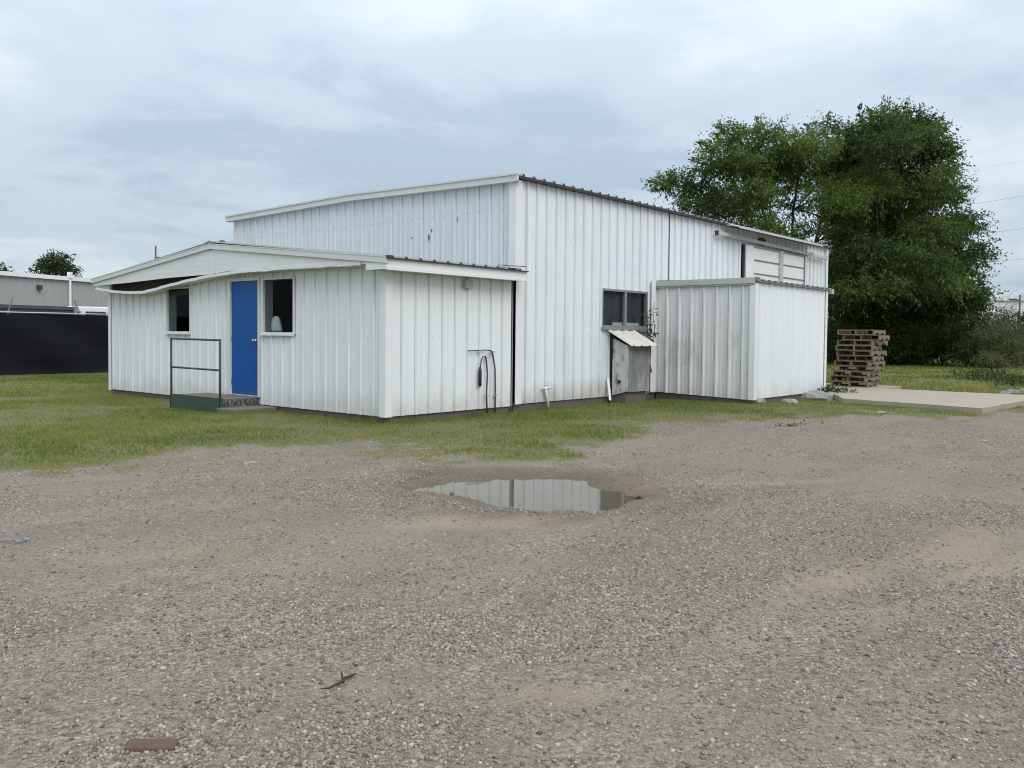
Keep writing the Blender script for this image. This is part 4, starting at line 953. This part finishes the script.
# far trees at left
ft = [D(x, y, 76) for (x, y) in ((57,262),(48,264),(66,266),(56,270),(44,270),(70,271),(60,257))]
fc = [(p, 76/864.0*q, .45+random.uniform(-.15,.15)) for p, q in zip(ft, (12,9,9,12,8,7,6))]
b0 = D(57, 320, 76); b0[2] = 0
tree('roundtop_tree', 'small round dark tree far off above the grey building roof', 'tree', b0, [(np.array((b0[0],b0[1],4.)), D(57,262,76)), (np.array((b0[0]-.3,b0[1],4.)), D(48,268,76))], fc, .22, M['leaf_far'], None, None, kd=62, ll=(.22,.38), nl=9)
b1 = D(2, 320, 90); b1[2] = 0; f2 = [(D(x, y, 90), 90/864.0*q, .3) for x, y, q in ((0,269,6),(-8,268,8),(5,271,4),(-16,270,9))]
tree('roundtop_tree', 'dark treetop just showing at the left edge above the grey building', 'tree', b1, [(np.array((b1[0],b1[1],4.)), D(-6,270,90))], f2, .2, M['leaf_far'], None, None, kd=45, ll=(.25,.4), nl=8)

# ------------------------------------------------------------------ far right: pale building, lamp, wires
f0, f1 = D(972, 330, 150), D(1130, 332, 150); pb = root('pale_warehouse', 'long pale flat-roofed building far off at the right edge', 'building', (f0[0], f0[1], 0))
dv = (f1-f0)[:2]; ln_ = np.linalg.norm(dv); dv = dv/ln_; nv = np.array((-dv[1], dv[0])); nv = nv if nv@(f0[:2]-CAM[:2]) > 0 else -nv
cc = (f0[:2]+f1[:2])/2+nv*15; mb = MB(); mb.obox((*cc, 4.1), (*dv,0), (*nv,0), Z, ln_/2, 15, 4.1); part('wall', mb, M['far_white'], pb)
mb = MB(); mb.obox((*cc, 8.35), (*dv,0), (*nv,0), Z, ln_/2+.3, 15.3, .2); part('roof', mb, M['rake'], pb)
lp = D(1019, 330, 88); lp[2] = 0; la = root('street_lamp', 'thin street lamp with one short arm, far off at the right edge', 'street lamp', tuple(lp)); ht = D(1019, 295, 88)[2]
part('pole', MB().tube([lp, lp+(0,0,ht)], [.12,.08], 8), M['pole'], la); hd = MB(); sdv = RT*(-1)
hd.bar(lp+(0,0,ht-.6), lp+(0,0,ht-.5)+sdv*.5*np.array((1,1,0)), .08); part('arm', hd, M['pole'], la)
part('lamp_head', MB().obox(lp+(0,0,ht-.48)+sdv*.7*np.array((1,1,0)), (sdv[0],sdv[1],0), (-sdv[1],sdv[0],0), Z, .36, .14, .09), M['dark_galv'], la)
wl_ = ['thin overhead cable, the highest of those right of the big tree', 'thin overhead cable, second from the top right of the big tree', 'thin overhead cable, third from the top right of the big tree', 'thin overhead cable, lowest of those right of the big tree']
for i, ((xa, ya), (xb, yb), m_r) in enumerate((((905,177),(1150,137),.004),((905,213),(1150,170),.009),((905,240),(1150,209),.009),((905,265),(1150,245),.008))):
    a, b = D(xa, ya, 62), D(xb, yb, 56); pts = [a+(b-a)*t-np.array((0,0,.25*4*t*(1-t))) for t in np.linspace(0,1,14)]
    mb = MB(); mb.tube(pts, m_r, 5); solo('power_line', mb, M['wire'], wl_[i], 'cable', tuple(a), 'overhead cables right of the trees')
e_ = D(1150, 190, 56); mb = MB(); up_ = root('utility_pole', 'wooden utility pole carrying the overhead cables, beyond the right picture edge', 'utility pole', (e_[0], e_[1], 0))
part('pole', MB().tube([(e_[0],e_[1],-.3),(e_[0],e_[1],15.2)], [.18,.11], 10), M['pole'], up_); part('crossarm', MB().obox((e_[0],e_[1],14.2), (FW[0],FW[1],0), (-FW[1],FW[0],0), Z, .9, .05, .06), M['pole'], up_)

q_ = D(156, 330, 120); q_[2] = 0; fp = root('utility_pole', 'thin utility pole far off, its tip showing above the left slope of the annex roof', 'utility pole', tuple(q_)); zt_ = D(156, 246, 120)[2]
part('pole', MB().tube([q_, (q_[0],q_[1],zt_)], [.16,.12], 8), M['pole'], fp); part('crossarm', MB().bar((q_[0],q_[1],zt_-1.6), (q_[0]+.65*1.0,q_[1]-.76,zt_-1.6), .12), M['pole'], fp)

# ------------------------------------------------------------------ grass
def in_any(P, rects):
    m = np.zeros(len(P), bool)
    for (a, b, c, d) in rects: m |= (P[:,0] > a) & (P[:,0] < b) & (P[:,1] > c) & (P[:,1] < d)
    return m
blocks = [(-.02,3.2,-.02,9.3), (3.0,18.6,-.02,9.3), (8.05,12.2,-2.42,.1), (-.9,0,2.95,5.2), (6.0,7.15,-.52,.05)]
def scatter(x0, x1, y0, y1, dens):
    n = int((x1-x0)*(y1-y0)*dens); return np.stack([RNG.uniform(x0,x1,n), RNG.uniform(y0,y1,n)], 1)
GP = [(scatter(-7,0.1,-5,9.5,1250), .045, .012), (scatter(0.1,9.5,-7.5,.1,1250), .045, .012), (scatter(-12,0,9.5,19,420), .06, .02), (scatter(0,9,9.3,19,420), .06, .02), (scatter(-14,-7,-1,9.5,300), .06, .02), (scatter(9,14,-9,-2,500), .055, .014), (scatter(12,26,-16,3,170), .08, .03), (scatter(26,44,-14,10,60), .10, .05)]
Vs, Ts = [], []
poly_s = np.array(sl)
for (Pg, hh, ww) in GP:
    gmv = grass_mask(Pg)*.9+.0; pat = fbm(Pg[:,0]*.8, Pg[:,1]*.8, 4, 91)
    keep = (RNG.random(len(Pg)) < np.clip(gmv*1.15-.08, 0, 1)**1.3*(.25+1.1*sstep(.3,.62,pat))) & ~in_any(Pg, blocks) & (poly_sd(Pg, poly_s) < -.03)
    p = Pg[keep]; n = len(p); z = ground_z(p)-.004
    a = RNG.uniform(0, 2*math.pi, n); h = hh*.66*RNG.uniform(.45,1.5,n)*(.7+.6*pat[keep]); lean = RNG.normal(size=(n,2))*.55*h[:,None]
    near_wall = np.minimum(np.abs(p[:,0]+.0)+100*((p[:,1] < -.1) | (p[:,1] > 9.3)), np.abs(p[:,1]+.04)+100*((p[:,0] < 0) | (p[:,0] > 8.1)))
    tuft = sstep(.58,.75,fbm(p[:,0]*1.9, p[:,1]*1.9, 3, 97)); h = h*(.6+.4*gmv[keep])*(1+3.2*np.exp(-(near_wall/.18)**2)*tuft*RNG.random(n)+.7*tuft)
    wx, wy = np.cos(a)*ww/2, np.sin(a)*ww/2
    v = np.stack([np.stack([p[:,0]-wx, p[:,1]-wy, z],1), np.stack([p[:,0]+wx, p[:,1]+wy, z],1), np.stack([p[:,0]+lean[:,0], p[:,1]+lean[:,1], z+h],1)], 1)
    Vs.append(v.reshape(-1,3)); dry = fbm(p[:,0]*.5, p[:,1]*.5, 3, 95); edge = 1-gmv[keep]
    Ts.append(np.repeat(np.clip(-.02+.95*dry+RNG.normal(size=n)*.2+.6*edge, 0, 1), 3))
V = np.concatenate(Vs); T = np.concatenate(Ts)
go = link('grass', mesh_np('grass', V, np.arange(len(V)).reshape(-1,3), M['grass_blade'], {'tone': T}))
struct(go, 'stuff', 'short patchy yellow green lawn round the buildings', 'grass')
# taller weeds
def weed(x, y, z, r, n, h, label):
    c = G(x, y, z); C_ = c+np.stack([RNG.normal(size=n)*r, RNG.normal(size=n)*r*.7, RNG.random(n)*h], 1); Dv = RNG.normal(size=(n,3))*.6+(0,0,.9)
    V, Fq, T = leaf_mesh(C_, Dv, RNG.uniform(.08,.2,n), RNG.uniform(.02,.05,n), RNG.random(n)); 
    o = link('weed_clump', mesh_np('weed_clump', V-c, Fq, M['leaf_low'], {'tone': T}), None, tuple(c)); struct(o, 'stuff', label, 'weeds')
weed(985, 381, 0, .75, 900, .35, 'ragged mound of green weeds on the lawn beyond the concrete slab')
weed(1015, 386, 0, .5, 500, .3, 'smaller weed clump at the right edge of the lawn')
weed(835, 397, 0, .28, 260, .18, 'scrubby weeds beside the rubble at the lean-to corner')

# ------------------------------------------------------------------ gravel chips
def stones(Ps, smin, smax, bias):
    n = len(Ps); s = smin+(smax-smin)*RNG.random(n)**bias; z = ground_z(Ps)
    cube = np.array([(-1,-1,-1),(1,-1,-1),(1,1,-1),(-1,1,-1),(-1,-1,1),(1,-1,1),(1,1,1),(-1,1,1)], float)*.5
    f = np.array([(0,3,2,1),(4,5,6,7),(0,1,5,4),(1,2,6,5),(2,3,7,6),(3,0,4,7)])
    v = cube[None]*(1+RNG.uniform(-.42,.28,(n,8,3))); v[:,4:,:2] *= RNG.uniform(.45,.9,(n,1,1)); v *= np.stack([RNG.uniform(.75,1.3,n), RNG.uniform(.6,1.0,n), RNG.uniform(.40,.75,n)],1)[:,None,:]*s[:,None,None]
    a = RNG.uniform(0,2*math.pi,n); tx = RNG.normal(size=n)*.35
    y2 = v[...,1]*np.cos(tx)[:,None]-v[...,2]*np.sin(tx)[:,None]; z2 = v[...,1]*np.sin(tx)[:,None]+v[...,2]*np.cos(tx)[:,None]
    x3 = v[...,0]*np.cos(a)[:,None]-y2*np.sin(a)[:,None]; y3 = v[...,0]*np.sin(a)[:,None]+y2*np.cos(a)[:,None]
    V = np.stack([x3+Ps[:,0:1], y3+Ps[:,1:2], z2+(z+s*.12)[:,None]], -1).reshape(-1,3)
    return V, (f[None]+8*np.arange(n)[:,None,None]).reshape(-1,4), np.repeat(np.clip(RNG.normal(.54,.22,n)+(RNG.random(n) > .992)*.3, 0, 1), 8)
def yard_pts(r0, r1, dens, half=.86):
    n = int((r1*r1-r0*r0)*half*dens); r = np.sqrt(RNG.uniform(r0*r0, r1*r1, n)); a = YAW+RNG.uniform(-half, half, n)
    p = np.stack([CAM[0]+r*np.cos(a), CAM[1]+r*np.sin(a)], 1)
    k = 1-grass_mask(p)*.97; k *= np.where(poly_sd(p, pud) > -.15, .04, 1); pt = fbm(p[:,0]*.9, p[:,1]*.9, 4, 81); k *= .16+.95*sstep(.38,.60,pt)
    for (px, py, r1_, r2_, ang) in ((960,548,1.0,.28,-10),(830,578,.8,.25,-10),(1000,565,.9,.25,-15),(500,522,1.1,.3,-45),(690,487,1.0,.22,-35),(560,695,.35,.15,-40)):
        c = G(px, py)[:2]; t = R(ang); dx = p[:,0]-c[0]; dy = p[:,1]-c[1]; u = (dx*math.cos(t)+dy*math.sin(t))/r1_; v = (-dx*math.sin(t)+dy*math.cos(t))/r2_; k *= 1-.75*np.exp(-(u*u+v*v))
    return p[(RNG.random(n) < k) & (poly_sd(p, poly_s) < -.05) & ~in_any(p, blocks)]
ms = [stones(yard_pts(2.2,5.2,12000), .004, .020, 2.0), stones(yard_pts(5.2,8.5,4500), .005, .020, 2.2), stones(yard_pts(8.5,16,600), .008, .024, 2.6)]
V, Fq, T = join(*ms); so_ = link('gravel', mesh_np('gravel', V, Fq, M['stone'], {'tone': T}))
struct(so_, 'stuff', 'loose grey gravel chips strewn over the yard', 'gravel')

# ------------------------------------------------------------------ small things on the ground
def gz(p): return float(ground_z(np.array([[p[0], p[1]]]))[0])
def lump(name, label, cat, x, y, size, m, n=14, group=None, z=None, flat=.5):
    c = G(x, y); zz = gz(c) if z is None else z; import bmesh as bm_
    b = bm_.new(); bm_.ops.create_icosphere(b, subdivisions=2, radius=1)
    sx, sy, sz = size; ph = RNG.uniform(0, 9, 3)
    for v in b.verts:
        j = 1+.35*math.sin(v.co.x*3.1+ph[0])*math.cos(v.co.y*2.7+ph[1])+random.uniform(-.14,.14); v.co = Vector((v.co.x*sx*j, v.co.y*sy*j, max(-.6, v.co.z)*sz*j))
    me = bpy.data.meshes.new(name); b.to_mesh(me); b.free(); me.materials.append(m); o = link(name, me, None, (c[0], c[1], zz+sz*.35)); o.rotation_euler = (0,0,random.uniform(0,6)); o['label'] = label; o['category'] = cat
    if group: o['group'] = group
    return o
c = G(152, 748); mb = MB(); mb.box(-.083,.083,-.036,.036,-.03,.012); me = mesh_from('brick', mb.v, mb.f, M['brick']); o = link('brick', me, None, (c[0], c[1], gz(c)+.004)); o.rotation_euler = (.03,.02,YAW-1.50); o['label'] = 'worn red brick half sunk in the gravel near the bottom left'; o['category'] = 'brick'
bv = o.modifiers.new('bevel','BEVEL'); bv.width = .009; bv.segments = 2
c = G(338, 688); mb = MB(); pts = []
for (x, y) in ((320,696),(329,695),(336,691),(343,687.5),(345,683),(350,681.5),(356,678)): q = G(x, y); pts.append((q[0], q[1], gz(q)+.016))
mb.tube(pts, [.002,.004,.005,.0055,.006,.007,.003], 6); mb.tube([pts[3], (pts[3][0]+.03, pts[3][1]+.05, pts[3][2]+.02)], [.006,.003], 5)
solo('stick', mb, M['stick'], 'short dark crooked stick lying on the foreground gravel', 'stick', tuple(pts[0]), None, True)
c = G(15, 541); mb = MB(); V = []; n = 10
for k in range(n):
    q = G(2+k*3.0, 542-1.2*math.sin(k*.9)); V += [(q[0], q[1], gz(q)+.018+.006*math.sin(k*2)), (q[0]+.006, q[1]+.022, gz(q)+.020)]
mb.prism([V[2*k] for k in range(n)]+[V[2*k+1] for k in range(n)][::-1], (0,0,.004)); solo('plastic_strip', mb, M['blue_scrap'], 'pale blue plastic strip lying on the gravel at the left edge', 'litter', tuple(c))
lump('litter_scrap', 'white scrap of litter at the gravel edge below the porch', 'litter', 250, 463, (.10,.05,.015), M['white_scrap'])
lump('litter_scrap', 'flat white scrap lying in the grass before the concrete slab', 'litter', 881, 414, (.20,.09,.02), M['white_scrap'])
lump('litter_scrap', 'small pale scrap on the gravel right of the slab corner', 'litter', 985, 440, (.07,.05,.02), M['white_scrap'])
for i, (x, y, s, lb_) in enumerate(((817,401,(.30,.16,.16),'biggest chunk of broken concrete at the foot of the lean-to corner'),(790,404,(.28,.13,.07),'flat pale concrete piece lying under the lean-to front'),(829,399,(.16,.14,.12),'small concrete chunk between the lean-to corner and the slab'),(868,402,(.22,.08,.05),'thin concrete fragment broken off along the slab edge'),(757,403,(.18,.16,.10),'grey block under the near corner of the lean-to'))):
    lump('concrete_rubble', lb_, 'rubble', x, y, s, M['rubble'], group='broken concrete by the lean-to')
lump('mud_clump', 'dark wet clod of mud at the right end of the puddle', 'mud', 646, 496, (.085,.06,.022), M['mud'], group='clods by the puddle')
lump('mud_clump', 'small dark clod on the left rim of the puddle', 'mud', 452, 497, (.03,.025,.015), M['mud'], group='clods by the puddle')
for (x, y, nn) in ((789,426,60),): 
    c = G(x, y); n = nn; p = np.stack([c[0]+RNG.normal(size=n)*.35, c[1]+RNG.normal(size=n)*.12], 1); C_ = np.stack([p[:,0], p[:,1], ground_z(p)+.012+RNG.random(n)*.02], 1)
    V, Fq, T = leaf_mesh(C_, RNG.normal(size=(n,3))*(1,1,.25), RNG.uniform(.035,.065,n), RNG.uniform(.02,.035,n), RNG.random(n)); struct(link('leaf_litter', mesh_np('leaf_litter', V, Fq, M['dead_leaf'], {'tone': T})), 'stuff', 'rust brown dead leaves in a drift at the gravel edge', 'leaves')
mb = MB(); a = G(1002,394); 
for (x, y, w_, h_, t) in ((1006,394,.30,.01,.1),(1014,393,.34,.02,.35),(1022,392,.4,.02,-.2)):
    q = G(x, y, .03); mb.obox((q[0],q[1],.05+h_), (math.cos(t),math.sin(t),.08), (-math.sin(t),math.cos(t),.02), Z, w_, .12, .012)
solo('sheet_scrap', mb, plain('pale_steel_scrap', (.17,.185,.20), .9, 0), 'pale grey sheet-metal scraps heaped beyond the slab at the right edge', 'scrap metal', tuple(a))

# ------------------------------------------------------------------ render settings
sc.render.engine = 'CYCLES'; sc.cycles.use_denoising = True; sc.cycles.filter_width = 1.05
try: sc.cycles.denoiser = 'OPENIMAGEDENOISE'
except Exception: pass
sc.cycles.max_bounces = 8; sc.cycles.transparent_max_bounces = 8
vs2 = sc.view_settings; sc.display_settings.display_device = 'sRGB'; vs2.view_transform = 'Standard'; vs2.look = 'None'; vs2.exposure = 0.12; vs2.gamma = 1; vs2.use_curve_mapping = False
